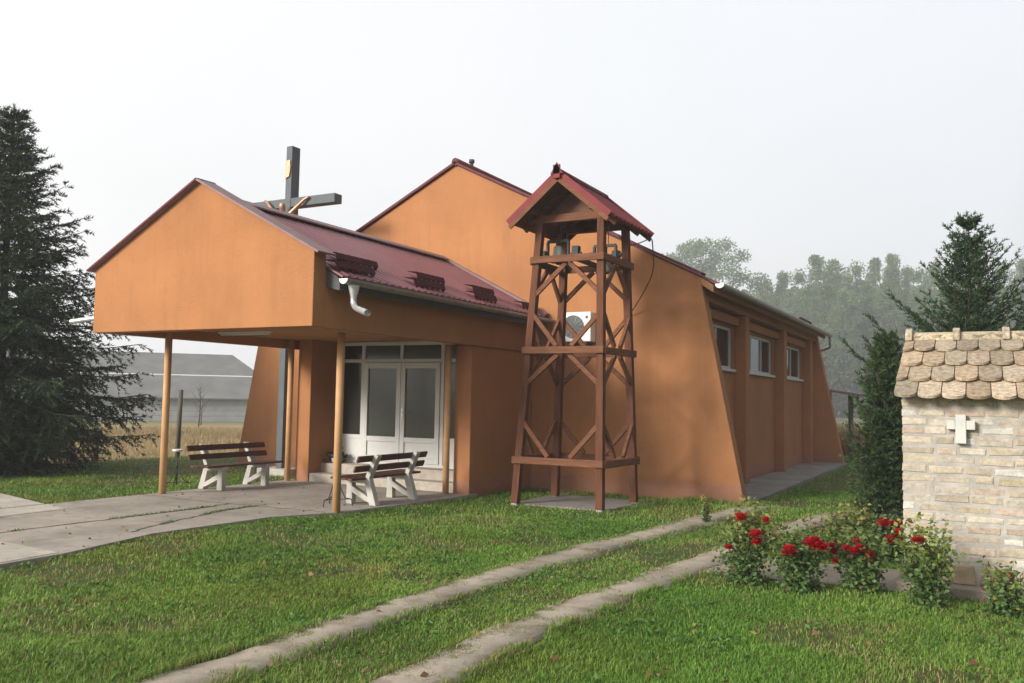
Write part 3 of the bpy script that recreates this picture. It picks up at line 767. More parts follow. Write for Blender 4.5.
for y in (13.08, 14.1):
    mb = MB(); mb.beam((TX - .62, y, 4.78), (TX + .62, y, 4.78), .11, .13); mb.build('tie_beam', M_wood_h, tw, bevel=.005)
    for s in (1, -1):
        mb = MB(); mb.beam((TX + s * .02, y + .004, TZ - .12), (TX + s * .84, y + .004, zt(TX + s * .84) - .11), .07, .09); mb.build('rafter', M_wood_h, tw)
    mb = MB(); mb.prism([(TX - .42, 4.86), (TX + .42, 4.86), (TX, TZ - .2)], 'y', y + .06, y + .08); mb.build('gable_board', M_plank, tw)
for s in (1, -1):
    mb = MB(); mb.beam((TX + s * .55, TY0 + .1, 4.87), (TX + s * .55, TY1 - .1, 4.87), .1, .1); mb.build('wall_plate', M_wood_h, tw)
for x in (-6.45, -6.02, -5.62):
    mb = MB(); mb.beam((x, 13.0, 4.12), (x, 14.2, 4.12), .07, .07); mb.build('bell_bearer', M_belldark, tw)
# ball ornament lamps inside the gable omitted; bells
for bx_, by_, lab, sc in ((-6.44, 13.45, 'pale grey bell hanging in the left half of the timber tower under its roof', .95), (-5.63, 13.6, 'greenish grey bell hanging in the right half of the timber tower behind its front post', 1.05)):
    up_ = .2 if bx_ < -6 else 0.
    bl = thing('bell', (bx_, by_, 3.9 + up_), lab, 'bell', 'bells in the timber tower')
    mb = MB(); prof = [(.0, .33), (.05, .335), (.085, .32), (.1, .27), (.105, .2), (.12, .12), (.15, .05), (.178, 0), (.165, -.005), (.13, .05), (.1, .12), (.085, .25), (0, .29)]
    mb.lathe((bx_, by_, 3.9 + up_), [(r * sc * .85, z * sc * .9) for r, z in prof], 22); mb.build('body', M_bell if bx_ > -6 else M_bellpale, bl)
    mb = MB(); mb.tube([(bx_, by_, 3.9 + .26 + up_), (bx_, by_, 3.93 + up_)], .012, 8); mb.lathe((bx_, by_, 3.86 + up_), [(0, .08), (.03, .06), (.036, .03), (.02, .0), (0, 0)], 10); mb.build('clapper', M_belldark, bl)
    zt_ = 4.36 + up_ * .55
    mb = MB(); mb.beam((bx_ - .2, by_, zt_), (bx_ + .2, by_, zt_), .05, .05); mb.box(bx_ - .215, bx_ - .175, by_ - .03, by_ + .03, 4.15, zt_ - .01); mb.box(bx_ + .175, bx_ + .215, by_ - .03, by_ + .03, 4.15, zt_ - .01)
    mb.box(bx_ - .03, bx_ + .03, by_ - .03, by_ + .03, 4.17 + up_ * .9, zt_ - .024); mb.build('yoke', M_belldark, bl, bevel=.005)
    mb = MB(); mb.tube([(bx_ + .05, by_ + .02, zt_ + .02), (bx_ + .06, by_, 4.6), (bx_ + .04, by_, 4.78)], .007, 6); mb.build('rope', M_oldwood, bl)
for x, y, h, lab in ((-6.68, 13.36, .14, 'small black ringing motor left of the pale grey bell on the tower platform'), (-6.03, 13.3, .18, 'small black ringing motor between the two bells of the tower'), (-5.45, 13.66, .12, 'small black ringing motor right of the greenish bell, by the side beam of the tower')):
    mb = MB(); mb.box(x - .06, x + .06, y - .06, y + .06, 4.155, 4.155 + h); mb.tube([(x - .1, y, 4.2), (x + .1, y, 4.2)], .035, 8)
    tag(mb.build('bell_motor', M_belldark, None, (x, y, 4.15), bevel=.008), lab, 'motor', 'ringing motors')
def smooth(p):
    p = np.array(p, float)
    for _ in range(3):
        a, c = p[:-1], p[1:]; p = np.concatenate([p[:1], np.stack([a * .75 + c * .25, a * .25 + c * .75], 1).reshape(-1, 3), p[-1:]])
    return [tuple(q) for q in p]
cab = MB(); cab.tube(smooth([(-5.15, 14.6, 4.6), (-5.16, 14.7, 4.35), (-5.25, 15.0, 4.1), (-5.6, 15.4, 3.75), (-6.0, 15.76, 3.4), (-6.1, 15.78, 3.3)]), .011, 6)
cab.tube(smooth([(-5.75, 14.5, 4.72), (-5.6, 14.55, 4.5), (-5.4, 14.6, 4.55), (-5.2, 14.6, 4.62)]), .009, 6)
tag(cab.build('power_cable', M_dark, None, (-5.5, 15, 4)), 'thin dark cable drooping from the tower roof to the orange wall', 'cable')

# ------------------------------------------------------------------ crucifix
cf = thing('crucifix', (-13.6, 14.6, 0), 'tall grey steel cross with a copper figure rising behind the porch roof', 'cross')
CY0, CY1 = 14.5, 14.76
mb = MB(); mb.box(-13.74, -13.57, CY0, CY1, .14, 7.32); mb.build('upright', M_cross, cf, bevel=.008)
for xa, xb in ((-14.95, -13.742), (-13.568, -12.32)):
    mb = MB(); mb.box(xa, xb, CY0 + .005, CY1 - .005, 5.93, 6.13); mb.build('crossbar', M_cross, cf, bevel=.008)
mb = MB(); mb.box(-14.05, -13.25, 14.25, 15.0, -.1, .14); mb.build('base', M_conc, cf, bevel=.01)
mb = MB(); mb.prism([(-13.73, 6.98), (-13.60, 7.0), (-13.6, 6.9), (-13.585, 6.86), (-13.6, 6.72), (-13.62, 6.62), (-13.73, 6.58), (-13.72, 6.7), (-13.745, 6.76), (-13.725, 6.9)], 'y', CY0 - .03, CY0 - .003); mb.build('plaque', M_copper, cf, bevel=.006)
def figure():
    bm = bmesh.new(); sl_ = bm.verts.layers.skin.verify()
    J = {'pelvis': (0, -.13, 5.17, .12), 'waist': (0, -.13, 5.36, .10), 'chest': (0, -.13, 5.58, .135), 'neck': (0, -.14, 5.78, .055), 'head': (.02, -.18, 5.90, .08), 'crown': (.02, -.19, 6.0, .06),
         'sl': (-.17, -.12, 5.72, .06), 'el': (-.38, -.09, 5.90, .042), 'wl': (-.56, -.05, 6.08, .032), 'hl': (-.66, -.03, 6.13, .035),
         'sr': (.17, -.12, 5.72, .06), 'er': (.38, -.09, 5.90, .042), 'wr': (.56, -.05, 6.06, .032), 'hr': (.66, -.03, 6.1, .035),
         'hpl': (-.09, -.13, 5.07, .09), 'kl': (-.07, -.22, 4.66, .062), 'al': (-.03, -.09, 4.22, .04), 'fl': (-.03, -.14, 4.1, .035),
         'hpr': (.09, -.13, 5.07, .09), 'kr': (.07, -.2, 4.66, .062), 'ar': (.03, -.08, 4.22, .04), 'fr': (.03, -.13, 4.1, .035)}
    E_ = [('pelvis', 'waist'), ('waist', 'chest'), ('chest', 'neck'), ('neck', 'head'), ('head', 'crown'), ('chest', 'sl'), ('sl', 'el'), ('el', 'wl'), ('wl', 'hl'), ('chest', 'sr'), ('sr', 'er'), ('er', 'wr'), ('wr', 'hr'),
          ('pelvis', 'hpl'), ('hpl', 'kl'), ('kl', 'al'), ('al', 'fl'), ('pelvis', 'hpr'), ('hpr', 'kr'), ('kr', 'ar'), ('ar', 'fr')]
    vv = {}
    for k, (x, y, z, r) in J.items():
        v = bm.verts.new((x - 13.66, y + CY0, z)); v[sl_].radius = (r, r); vv[k] = v
    vv['pelvis'][sl_].use_root = True
    for a, c in E_: bm.edges.new((vv[a], vv[c]))
    me = bpy.data.meshes.new('figure'); bm.to_mesh(me); bm.free(); me.materials.append(M_copper)
    o = link('figure', me, cf); o.modifiers.new('skin', 'SKIN'); o.modifiers['skin'].use_smooth_shade = True
    sb = o.modifiers.new('sub', 'SUBSURF'); sb.levels = 2; sb.render_levels = 2
figure()

# ------------------------------------------------------------------ benches
def bench(name, ox, oy, s, label):
    """ox = x of the back foot, s=+1 faces +x ; runs along y from oy"""
    b_ = thing(name, (ox + s * .3, oy + .55, .035), label, 'bench', 'concrete and slat benches on the porch paving')
    U = lambda pts: [(ox + s * u, z + .035) for u, z in pts]
    for fy in (oy, oy + 1.07):
        mb = MB(); t0 = fy
        mb.prism(U([(.46, 0), (.585, 0), (.575, .375), (.47, .375)]), 'y', t0 + .003, t0 + .107)
        mb.prism(U([(.12, .33), (.62, .35), (.63, .415), (.13, .4)]), 'y', t0, t0 + .11)
        mb.prism(U([(-.01, 0), (.12, 0), (.235, .4), (.135, .43)]), 'y', t0 + .002, t0 + .108)
        mb.prism(U([(.135, .41), (.232, .385), (.065, .775), (.01, .8), (-.03, .775)]), 'y', t0 + .001, t0 + .109)
        mb.prism(U([(.06, .02), (.1, .1), (.5, .30), (.5, .2), (.2, .06)]), 'y', t0 + .005, t0 + .105)
        mb.build('side_frame', M_conc, b_, bevel=.008)
    for (u, z) in ((.085, .735), (.14, .58)):
        mb = MB(); d = Vector((s * -.38, 0, .92))
        mb.beam((ox + s * u, oy - .36, z + .035), (ox + s * u, oy + 1.52, z + .035), .1, .035, Vector((s * .92, 0, .38)))
        mb.build('back_slat', M_slat, b_, bevel=.006)
    for k, u in enumerate((.235, .345, .455, .565)):
        mb = MB(); mb.beam((ox + s * u, oy - .36, .455 + .004 * k), (ox + s * u, oy + 1.52, .455 + .004 * k), .095, .035); mb.build('seat_slat', M_slat, b_, bevel=.006)
bench('park_bench', -12.47, 11.22, 1, 'brown slatted bench with white concrete legs beside the left porch post, facing right')
bench('park_bench', -8.42, 11.1, -1, 'brown slatted bench seen from behind beside the front right porch post')

# wrought iron stands
def stand(px, py, h, label):
    st = thing('iron_stand', (px, py, .035), label, 'plant stand', 'thin wrought iron stands by the porch posts')
    mb = MB(); mb.tube([(px, py, .1), (px, py, h)], .011, 8); mb.build('pole', M_iron, st)
    for k in range(3):
        a = k * 2.094 + .5; c_, s_ = math.cos(a), math.sin(a)
        mb = MB(); mb.tube([(px + c_ * .01, py + s_ * .01, h * .62), (px + c_ * .1, py + s_ * .1, h * .34), (px + c_ * .15, py + s_ * .15, .16), (px + c_ * .25, py + s_ * .25, .14), (px + c_ * .27, py + s_ * .27, .038)], .008, 6)
        mb.tube([(px, py, .14), (px + c_ * .25, py + s_ * .25, .14)], .007, 6); mb.build('leg', M_iron, st)
    mb = MB(); mb.lathe((px, py, h), [(0, -.01), (.08, -.01), (.1, .03), (.095, .032), (.075, .0), (0, 0)], 14); mb.build('tray', M_iron if h > .75 else M_white2, st)
stand(-12.83, 11.05, .70, 'thin wrought iron stand with a pale tray beside the left porch post')
stand(-8.95, 10.78, .80, 'thin black wrought iron stand beside the front right porch post')

def leaf_cards(P, D, L, Wd, fold=.2):
    """P (n,3) base, D (n,3) unit dir; two-triangle bent leaf; returns verts (n*4,3), quad faces"""
    n = len(P); r = rng.normal(size=(n, 3)); r -= (r * D).sum(1)[:, None] * D; r /= np.linalg.norm(r, axis=1)[:, None] + 1e-9
    nn = np.cross(D, r)
    mid = P + D * (L * .5)[:, None] + nn * (L * fold)[:, None]
    V = np.stack([P, mid + r * (Wd * .5)[:, None], P + D * L[:, None], mid - r * (Wd * .5)[:, None]], 1).reshape(-1, 3)
    F = np.arange(n * 4).reshape(n, 4); return V, F
def unit(n):
    v = rng.normal(size=(n, 3)); return v / np.linalg.norm(v, axis=1)[:, None]
# potted plant on the step
pp = thing('potted_plant', (-11.6, 13.98, .385), 'dark leafy plant in a pale pot on the entrance step', 'potted plant')
mb = MB(); mb.lathe((-11.6, 13.98, .386), [(0, 0), (.09, 0), (.125, .13), (.115, .13), (.1, .1), (0, .1)], 18); mb.build('pot', M_pot, pp)
P = np.array([-11.6, 13.98, .5]) + rng.normal(size=(160, 3)) * [.07, .07, .05]; D = unit(160); D[:, 2] = np.abs(D[:, 2]) * .8; D /= np.linalg.norm(D, axis=1)[:, None]
V, F = leaf_cards(P, D, rng.uniform(.06, .13, 160), rng.uniform(.025, .05, 160))
link('foliage', np_mesh('foliage', V, F, M_leaf, np.repeat(rng.uniform(.6, 1.3, (160, 1)) * [.03, .05, .03], 4, 0)), pp)

# ------------------------------------------------------------------ brick shrine
sh = thing('brick_shrine', (.3, 9.7, 0), 'low shrine of pale yellow brick with a steep roof of mossy round clay tiles', 'shrine')
SX0, SX1, SY0, SY1 = -.72, 1.4, 9.25, 12.1
mb = MB(); mb.box(SX0 + .008, SX1 - .008, SY0 + .007, SY1 - .008, .1, 1.86)
mb.prism([(SY0 + .02, 1.84), (SY1 - .02, 1.84), (10.68, 2.42)], 'x', SX0 + .009, SX1 - .009)
mb.build('mortar_core', M_mortar, sh)
def bricks():
    mb = MB(); z = .3; row = 0
    while z < 1.83:
        h = random.uniform(.058, .074); gap = random.uniform(.018, .032)
        x = SX0 - (random.uniform(0, .14) if row % 2 else random.uniform(-.01, .03))
        while x < SX1 - .03:
            L = random.choice([.30, .28, .27, .29, .16, .23]) * random.uniform(.9, 1.08)
            a, c = max(x, SX0 + random.uniform(0, .006)), min(x + L, SX1)
            if c - a > .03:
                r = random.random()
                col = (.455, .39, .30) if r < .4 else ((.46, .37, .29) if r < .62 else ((.49, .435, .355) if r < .86 else ((.44, .375, .26) if r < .93 else (.53, .50, .44))))
                k = random.uniform(.9, 1.2); mb.cur = tuple(q * k for q in col)
                y0 = SY0 + random.uniform(-.003, .006); zz = z + random.uniform(-.007, .007); j = lambda q: random.uniform(-q, q) * 2.2
                # rounded, worn face
                e = .008
                vs = []
                for yy, ins in ((SY0 + .03, 0), (y0 + .006, 0), (y0, e)):
                    vs += [(a + ins + j(.003), yy, zz + ins + j(.003)), (c - ins + j(.003), yy, zz + ins + j(.004)), (c - ins + j(.003), yy, zz + h - ins + j(.003)), (a + ins + j(.003), yy, zz + h - ins + j(.004))]
                fs = [(8, 9, 10, 11)]
                for q in (0, 4):
                    for i in range(4): fs.append((q + i, q + (i + 1) % 4, q + 4 + (i + 1) % 4, q + 4 + i))
                mb.add(vs, fs)
            x += L + random.uniform(.018, .04)
        z += h + gap; row += 1
    mb.build('brickwork', M_brick, sh, color=True)
bricks()
mb = MB(); x = SX0 - .0
while x < SX1 - .05:
    L = random.uniform(.22, .38); x2 = min(x + L, SX1)
    mb.prism([(x + .01, .102), (x2 - .01, .102), (x2 - .012 - random.uniform(0, .03), .285 - random.uniform(0, .02)), (x + .012 + random.uniform(0, .03), .285 - random.uniform(0, .02))], 'y', SY0 - .018 + random.uniform(-.008, .008), SY0 + .05); x += L
mb.build('plinth_stone', M_stone, sh, bevel=.012)
mb = MB(); mb.box(SX0 - .06, SX1 + .06, SY0 - .17, SY1 + .1, -.1, .1); mb.build('footing', M_strip, sh, bevel=.02)
# tiles
RY, RZt = 10.68, 2.47; EY, EZ = 9.02, 1.765
rowsN = 4.12
mb = MB(); sv = Vector((0, RY - EY, RZt - EZ)); Ls = sv.length; sv.normalize(); nv = Vector((0, -sv.z, sv.y))
def tile_row(mb, y_sign, n_rows):
    for r in range(int(math.ceil(n_rows))):
        u0 = -.01 + r * (Ls / n_rows) * .985
        x = SX0 - .055 - (.105 if r % 2 else 0)
        while x < SX1 + .05:
            wd = .205
            k = random.uniform(.75, 1.12); base_ = random.choice([(.47, .37, .255), (.44, .35, .25), (.50, .38, .26), (.38, .315, .23), (.53, .43, .31)])
            mb.cur = tuple(q * k for q in base_)
            xa, xb = max(x, SX0 - .055), min(x + wd - .006, SX1 + .08)
            if xb - xa > .03:
                ln = Ls / n_rows * 1.55; dz = random.uniform(0, .012); rot = random.uniform(-.03, .03)
                xm = x + wd / 2; pts = []
                for i in range(15):
                    a = math.pi * i / 14; c_ = math.cos(a); px = xm - c_ * (wd / 2 - .003); pu = u0 + .115 * (1 - (1 - abs(c_) ** 2.05) ** (1 / 2.05))
                    pts.append((min(max(px, xa), xb), pu + rot * (px - xm)))
                pts += [(xb, u0 + ln), (xa, u0 + ln)]
                lo = []; hi = []
                for px, pu in pts:
                    f = (pu - u0) / ln; lift = .06 * (1 - f) + dz
                    p = Vector((px, EY, EZ)) + sv * min(pu, Ls) + nv * lift
                    lo.append(p); hi.append(p + nv * .026)
                if y_sign < 0:
                    lo = [Vector((p.x, 2 * RY - p.y, p.z)) for p in lo]; hi = [Vector((p.x, 2 * RY - p.y, p.z)) for p in hi]
                n = len(pts)
                mb.add(lo + hi, [tuple(range(n, 2 * n)), tuple(reversed(range(n)))] + [(i, (i + 1) % n, n + (i + 1) % n, n + i) for i in range(n)])
            x += wd
tile_row(mb, 1, rowsN); tile_row(mb, -1, rowsN)
mb.build('roof_tiles', M_tile, sh, color=True)
mb = MB(); x = SX0 - .03
while x < SX1 + .1:
    L = .47; k = random.uniform(.9, 1.1); mb.cur = (.46 * k, .39 * k, .27 * k)
    n = 9; prof = lambda r: [(RY + r * math.cos(math.pi * i / (n - 1)) * 1.1, RZt - .005 + r * math.sin(math.pi * i / (n - 1))) for i in range(n)]
    mb.prism(prof(.10), 'x', x + .02, x + L)
    mb.cur = (.44 * k, .37 * k, .27 * k); mb.prism(prof(.145), 'x', x - .025, x + .045)
    x += L
rt = mb.build('ridge_tiles', M_tile, sh, color=True, bevel=.01)
cr = thing('wall_cross', (-.2, 9.2, 1.5), 'small white stone cross mounted on the brick wall of the shrine', 'cross')
mb = MB(); mb.box(-.255, -.165, SY0 - .075, SY0 - .012, 1.405, 1.675); mb.build('upright', M_stonecross, cr, bevel=.006)
for a, c in ((-.325, -.256), (-.164, -.09)):
    mb = MB(); mb.box(a, c, SY0 - .072, SY0 - .013, 1.535, 1.62); mb.build('arm', M_stonecross, cr, bevel=.006)

# ------------------------------------------------------------------ conifers
def conifer(name, base, H, R, label, seed, droop=.3, upangle=.25, nwh=30, per=7, col=(.028, .05, .022), tip=(.05, .085, .03), low=.04, needle=(.05, .012), twstep=.11, power=.9, irregular=.25, twl=.5, dens=6.5, flip=0.0, group=None, azrange=None):
    g = np.random.default_rng(seed)
    t = thing(name, base, label, 'tree', group); bx_, by_, bz_ = base
    mb = MB(); mb.tube([(bx_, by_, bz_ - .2), (bx_, by_, bz_ + H * .4), (bx_, by_, bz_ + H * .97)], [.028 * H * .6 + .03, .016 * H * .6 + .02, .008], 10)
    Ps = []; Ds = []; Ls = []; Cs = []
    for wi in range(nwh):
        f = low + (1 - low) * (wi + g.uniform(-.3, .3)) / nwh; f = min(max(f, low), .985)
        for k in range(per):
            az = 2 * math.pi * (k + g.uniform(-.35, .35)) / per + wi * 1.3
            L = R * (1 - f) ** power * g.uniform(1 - irregular, 1 + irregular * .55) + .04 * R
            if f < .25: L *= .6 + 1.6 * f
            z0 = bz_ + f * H
            el = upangle + .55 * f - droop * (1 - f) + g.uniform(-.1, .1)
            n = max(5, int(L / .12)); s = np.linspace(0, 1, n)
            hor = s * L * math.cos(el); ver = s * L * math.sin(el) - droop * L * .35 * (s ** 1.6) * (1 - f) + .16 * L * s ** 4 * (1 - f)
            az_s = az + .12 * s * g.uniform(-1, 1)
            pts = np.stack([bx_ + hor * np.cos(az_s), by_ + hor * np.sin(az_s), z0 + ver], 1)
            if L > .5: mb.tube([tuple(p) for p in pts[::max(1, n // 4)]] + [tuple(pts[-1])], [.006 + .006 * L * (1 - i / 5) for i in range(len(pts[::max(1, n // 4)]) + 1)], 5)
            # twigs
            dvec = np.gradient(pts, axis=0); dvec /= np.linalg.norm(dvec, axis=1)[:, None] + 1e-9
            m_ = max(4, int(L / twstep)); ss_ = np.linspace(.12, 1, m_)
            for u in ss_:
                i = min(int(u * (n - 1)), n - 1); p = pts[i]; d = dvec[i]
                side_ = np.array([-d[1], d[0], 0]); side_ /= np.linalg.norm(side_) + 1e-9
                for sg in (-1, 1):
                    tl = twl * L ** .5 * (1.0 - .75 * u) * g.uniform(.5, 1.15) + .09
                    td = d * g.uniform(.45, .9) + side_ * sg * g.uniform(.5, .9) + np.array([0, 0, g.uniform(-.55, .12) * (1 - f) * (1 + droop * 2) + .12 * f])
                    td /= np.linalg.norm(td)
                    nn = max(8, int(tl / needle[0] * dens)); q = g.random(nn)
                    P = p + td * (q * tl)[:, None] + np.array([0, 0, -1.]) * (droop * .5 * tl * q ** 2)[:, None]
                    D = g.normal(size=(nn, 3)); D -= (D @ td)[:, None] * td; D /= np.linalg.norm(D, axis=1)[:, None] + 1e-9
                    D = D * .75 + td * .75; D /= np.linalg.norm(D, axis=1)[:, None]
                    Ps.append(P); Ds.append(D); Ls.append(needle[0] * g.uniform(.7, 1.3, nn))
                    kk = g.uniform(.7, 1.25); c0 = np.array(col) * kk; c1 = np.array(tip) * kk
                    w_ = (q ** 2 * u ** 1.5)[:, None] * g.uniform(.2, 1.0); Cs.append(c0 * (1 - w_) + c1 * w_)
    # leader
    nn = 160; q = g.random(nn); P = np.array([bx_, by_, bz_ + H * .86]) + np.array([0, 0, H * .15]) * q[:, None]; D = unit(nn); D[:, 2] = np.abs(D[:, 2]) + .4; D /= np.linalg.norm(D, axis=1)[:, None]
    Ps.append(P); Ds.append(D); Ls.append(needle[0] * g.uniform(.8, 1.3, nn)); Cs.append(np.tile(np.array(tip), (nn, 1)))
    mb.build('trunk', M_bark, t)
    P = np.concatenate(Ps); D = np.concatenate(Ds); L = np.concatenate(Ls); C = np.concatenate(Cs); n = len(P)
    r = g.normal(size=(n, 3)); r -= (r * D).sum(1)[:, None] * D; r /= np.linalg.norm(r, axis=1)[:, None] + 1e-9
    w_ = needle[1] * .5
    V = np.stack([P - r * w_, P + r * w_, P + D * L[:, None]], 1).reshape(-1, 3)
    me = np_mesh('crown', V, np.arange(n * 3).reshape(n, 3), M_needle, np.repeat(C, 3, 0))
    link('crown', me, t)
    return t, n
CONIFERS = [
    ('spruce_tree', (-18.75, 11.3, 0), 7.95, 3.75, 'tall dark spruce with drooping branches at the left edge of the lawn', 3, dict(droop=.5, upangle=.2, nwh=32, per=9, col=(.026, .046, .020), tip=(.078, .125, .045), needle=(.09, .026), twstep=.15, power=1.0, irregular=.45, low=.04, twl=.62, dens=7)),
    ('spruce_tree', (-.2, 15.4, -.05), 4.75, 2.3, 'bushy young green spruce rising behind the shrine roof', 5, dict(droop=.03, upangle=.42, nwh=21, per=8, col=(.026, .055, .02), tip=(.075, .135, .045), needle=(.055, .017), twstep=.115, power=.95, irregular=.5, low=.03, twl=.42, dens=7.5)),
    ('spruce_tree', (-1.28, 13.9, -.05), 2.75, .72, 'narrow low spruce growing against the left side of the shrine', 8, dict(droop=.08, upangle=.55, nwh=24, per=8, col=(.03, .06, .018), tip=(.085, .135, .04), needle=(.05, .017), twstep=.085, power=.5, irregular=.45, low=.02, twl=.36, dens=7)),
    ('spruce_tree', (1.5, 18.2, -.05), 5.1, 1.9, 'dark spruce standing further back at the right edge, behind the young spruce', 9, dict(droop=.15, upangle=.35, nwh=24, per=8, col=(.017, .034, .015), tip=(.035, .06, .024), needle=(.075, .024), twstep=.14, power=.65, irregular=.4, dens=8)),
]
for nm, bs_, H_, R_, lb, sd, kw in CONIFERS:
    conifer(nm, bs_, H_, R_, lb, sd, group='conifers round the lawn', **kw)

# ------------------------------------------------------------------ misty broadleaf wood
def crown_mesh(name, H, W, seed, kind):
    g = np.random.default_rng(seed); mb = MB()
    mb.tube([(0, 0, -.5), (g.uniform(-.1, .1), 0, H * .3), (g.uniform(-.3, .3), 0, H * .6), (0, 0, H * .85)], [.014 * H + .06, .011 * H + .04, .06 + .004 * H, .02], 8)
    cl = []
    if kind == 'round':
        nc = 230
        for _ in range(nc):
            a = g.uniform(0, 6.283); f = g.uniform(.22, 1); rr = W * math.sqrt(max(.02, 1 - ((f - .58) / .46) ** 2)) * g.uniform(.35, 1.0)
            cl.append((rr * math.cos(a), rr * math.sin(a), f * H * .97, g.uniform(.5, 1.0)))
    else:
        nl = g.integers(3, 6); limbs = [(g.uniform(-.5, .5) * W, g.uniform(-.5, .5) * W, g.uniform(.78, 1.0)) for _ in range(nl)]; limbs[0] = (0, 0, 1.0)
        for lx, ly, lt in limbs:
            for _ in range(46):
                f = g.uniform(.1, lt); k = (f / lt); rr = W * .5 * (math.sin(min(1, k * 1.25) * math.pi * .5 + .15)) * (1 - k ** 3 * .85) * g.uniform(.2, 1.0)
                a = g.uniform(0, 6.283); cl.append((lx * min(1, f * 1.6) + rr * math.cos(a), ly * min(1, f * 1.6) + rr * math.sin(a), f * H, g.uniform(.3, .75)))
    for c in cl[::6]:
        mb.tube([(0, 0, c[2] * .55), (c[0] * .5, c[1] * .5, c[2] * .75), c[:3]], [.07, .04, .015], 5)
    Ps = []; Cs = []
    for x, y, z, r in cl:
        n = 130; v = g.normal(size=(n, 3)); v *= (r * .8 * g.random(n) ** .35 / (np.linalg.norm(v, axis=1) + 1e-9) * 1.3)[:, None]; v[:, 2] *= .85
        Ps.append(np.array([x, y, z]) + v); k = g.uniform(.72, 1.22)
        Cs.append(np.tile(np.array([.135, .205, .08]) * k * np.array([g.uniform(.85, 1.2), 1, 1]), (n, 1)) * g.uniform(.8, 1.2, (n, 1)))
    P = np.concatenate(Ps); C = np.concatenate(Cs); n = len(P)
    D = g.normal(size=(n, 3)); D /= np.linalg.norm(D, axis=1)[:, None]
    global rng
    V, F = leaf_cards(P, D, g.uniform(.12, .24, n), g.uniform(.09, .17, n))
    return mb, V, F, np.repeat(C, 4, 0)
WOOD = {}
for i, (k, H, W) in enumerate((('pop', 15, 2.2), ('pop', 14, 1.9), ('pop', 15, 2.6), ('pop', 13, 2.3), ('round', 14, 5.0))):
    mb, V, F, C = crown_mesh('crown', H, W, 40 + i, k)
    root = bpy.data.objects.new('poplar_tree' if k == 'pop' else 'broad_tree', None)
    tm = bpy.data.meshes.new('trunk'); tm.from_pydata(mb.v, [], mb.f); tm.materials.append(M_bark); tm.polygons.foreach_set('use_smooth', mb.sm); tm.update()
    WOOD[i] = (root.name, tm, np_mesh('crown', V, F, M_leaf, C), H)
    bpy.data.objects.remove(root)
def wood_tree(i, px, ytop, d, label, group, name, wide=1.0):
    _, tm, cm, H = WOOD[i]
    d *= 2.8; p = on_dist(px, ytop, d); gz = float(ground_z(p[0], p[1])); sc = (p[2] - gz) / H
    r = bpy.data.objects.new(name, None); COL.objects.link(r); r.location = (p[0], p[1], gz); r.rotation_euler = (0, 0, random.uniform(0, 6.28)); r.scale = (sc * wide, sc * wide, sc)
    tag(r, label, 'tree', group)
    for nm, me in (('trunk', tm), ('crown', cm)):
        o = bpy.data.objects.new(nm, me); COL.objects.link(o); o.parent = r
wood_tree(4, 702, 240, 82, 'broad round-headed tree fading in the mist just above the church roof', None, 'broad_tree', 1.05)
wood_tree(4, 668, 258, 88, 'smaller misty round tree half hidden behind the church roof and tower', None, 'broad_tree', .8)
G = 'misty poplars behind the church'
LB = 'pale green poplar fading into the mist in the row behind the church and shrine'
prof_ = [(745, 292, 86), (768, 284, 80), (782, 273, 84), (797, 274, 78), (816, 258, 82), (833, 261, 80), (848, 276, 76), (858, 266, 84), (876, 261, 82), (891, 255, 80), (905, 268, 86), (918, 272, 78), (936, 265, 82), (952, 272, 80), (975, 262, 84), (1000, 268, 80), (1022, 262, 84), (1045, 266, 82), (1068, 270, 80),
         (757, 300, 70), (776, 300, 68), (806, 288, 70), (824, 285, 68), (842, 292, 66), (866, 286, 69), (884, 284, 67), (902, 290, 70), (925, 292, 68), (950, 290, 66), (985, 286, 69), (1015, 290, 67), (1050, 288, 69)]
for j, (px, yt, d) in enumerate(prof_):
    wood_tree(j % 4, px, yt, d, LB, G, 'poplar_tree', random.uniform(.9, 1.25))
def bush_mesh(seed):
    g = np.random.default_rng(seed); P = []; C = []
    for _ in range(26):
        c = g.normal(size=3) * [1.0, 1.0, .55] + [0, 0, 1.3]; n = 70; v = g.normal(size=(n, 3)) * .38; P.append(c + v); C.append(np.tile(np.array([.045, .07, .03]) * g.uniform(.7, 1.25), (n, 1)) * g.uniform(.8, 1.2, (n, 1)))
    P = np.concatenate(P); P[:, 2] = np.abs(P[:, 2]); C = np.concatenate(C); n = len(P); D = unit(n)
    V, F = leaf_cards(P, D, g.uniform(.15, .3, n), g.uniform(.1, .2, n)); return np_mesh('wild_bush', V, F, M_leaf, np.repeat(C, 4, 0))
BUSH = [bush_mesh(60 + i) for i in range(3)]
for j, px in enumerate(range(742, 1075, 13)):
    p = on_dist(px, 400, random.uniform(180, 200)); o = bpy.data.objects.new('wild_bush', BUSH[j % 3]); COL.objects.link(o)
    o.location = (p[0], p[1], float(ground_z(p[0], p[1]))); s_ = random.uniform(2.4, 4.2); o.scale = (s_, s_, s_ * random.uniform(.9, 1.5)); o.rotation_euler = (0, 0, random.uniform(0, 6.28))
    tag(o, 'dark bush at the foot of the misty poplars beyond the lawn', 'bush', 'bushes along the foot of the wood')

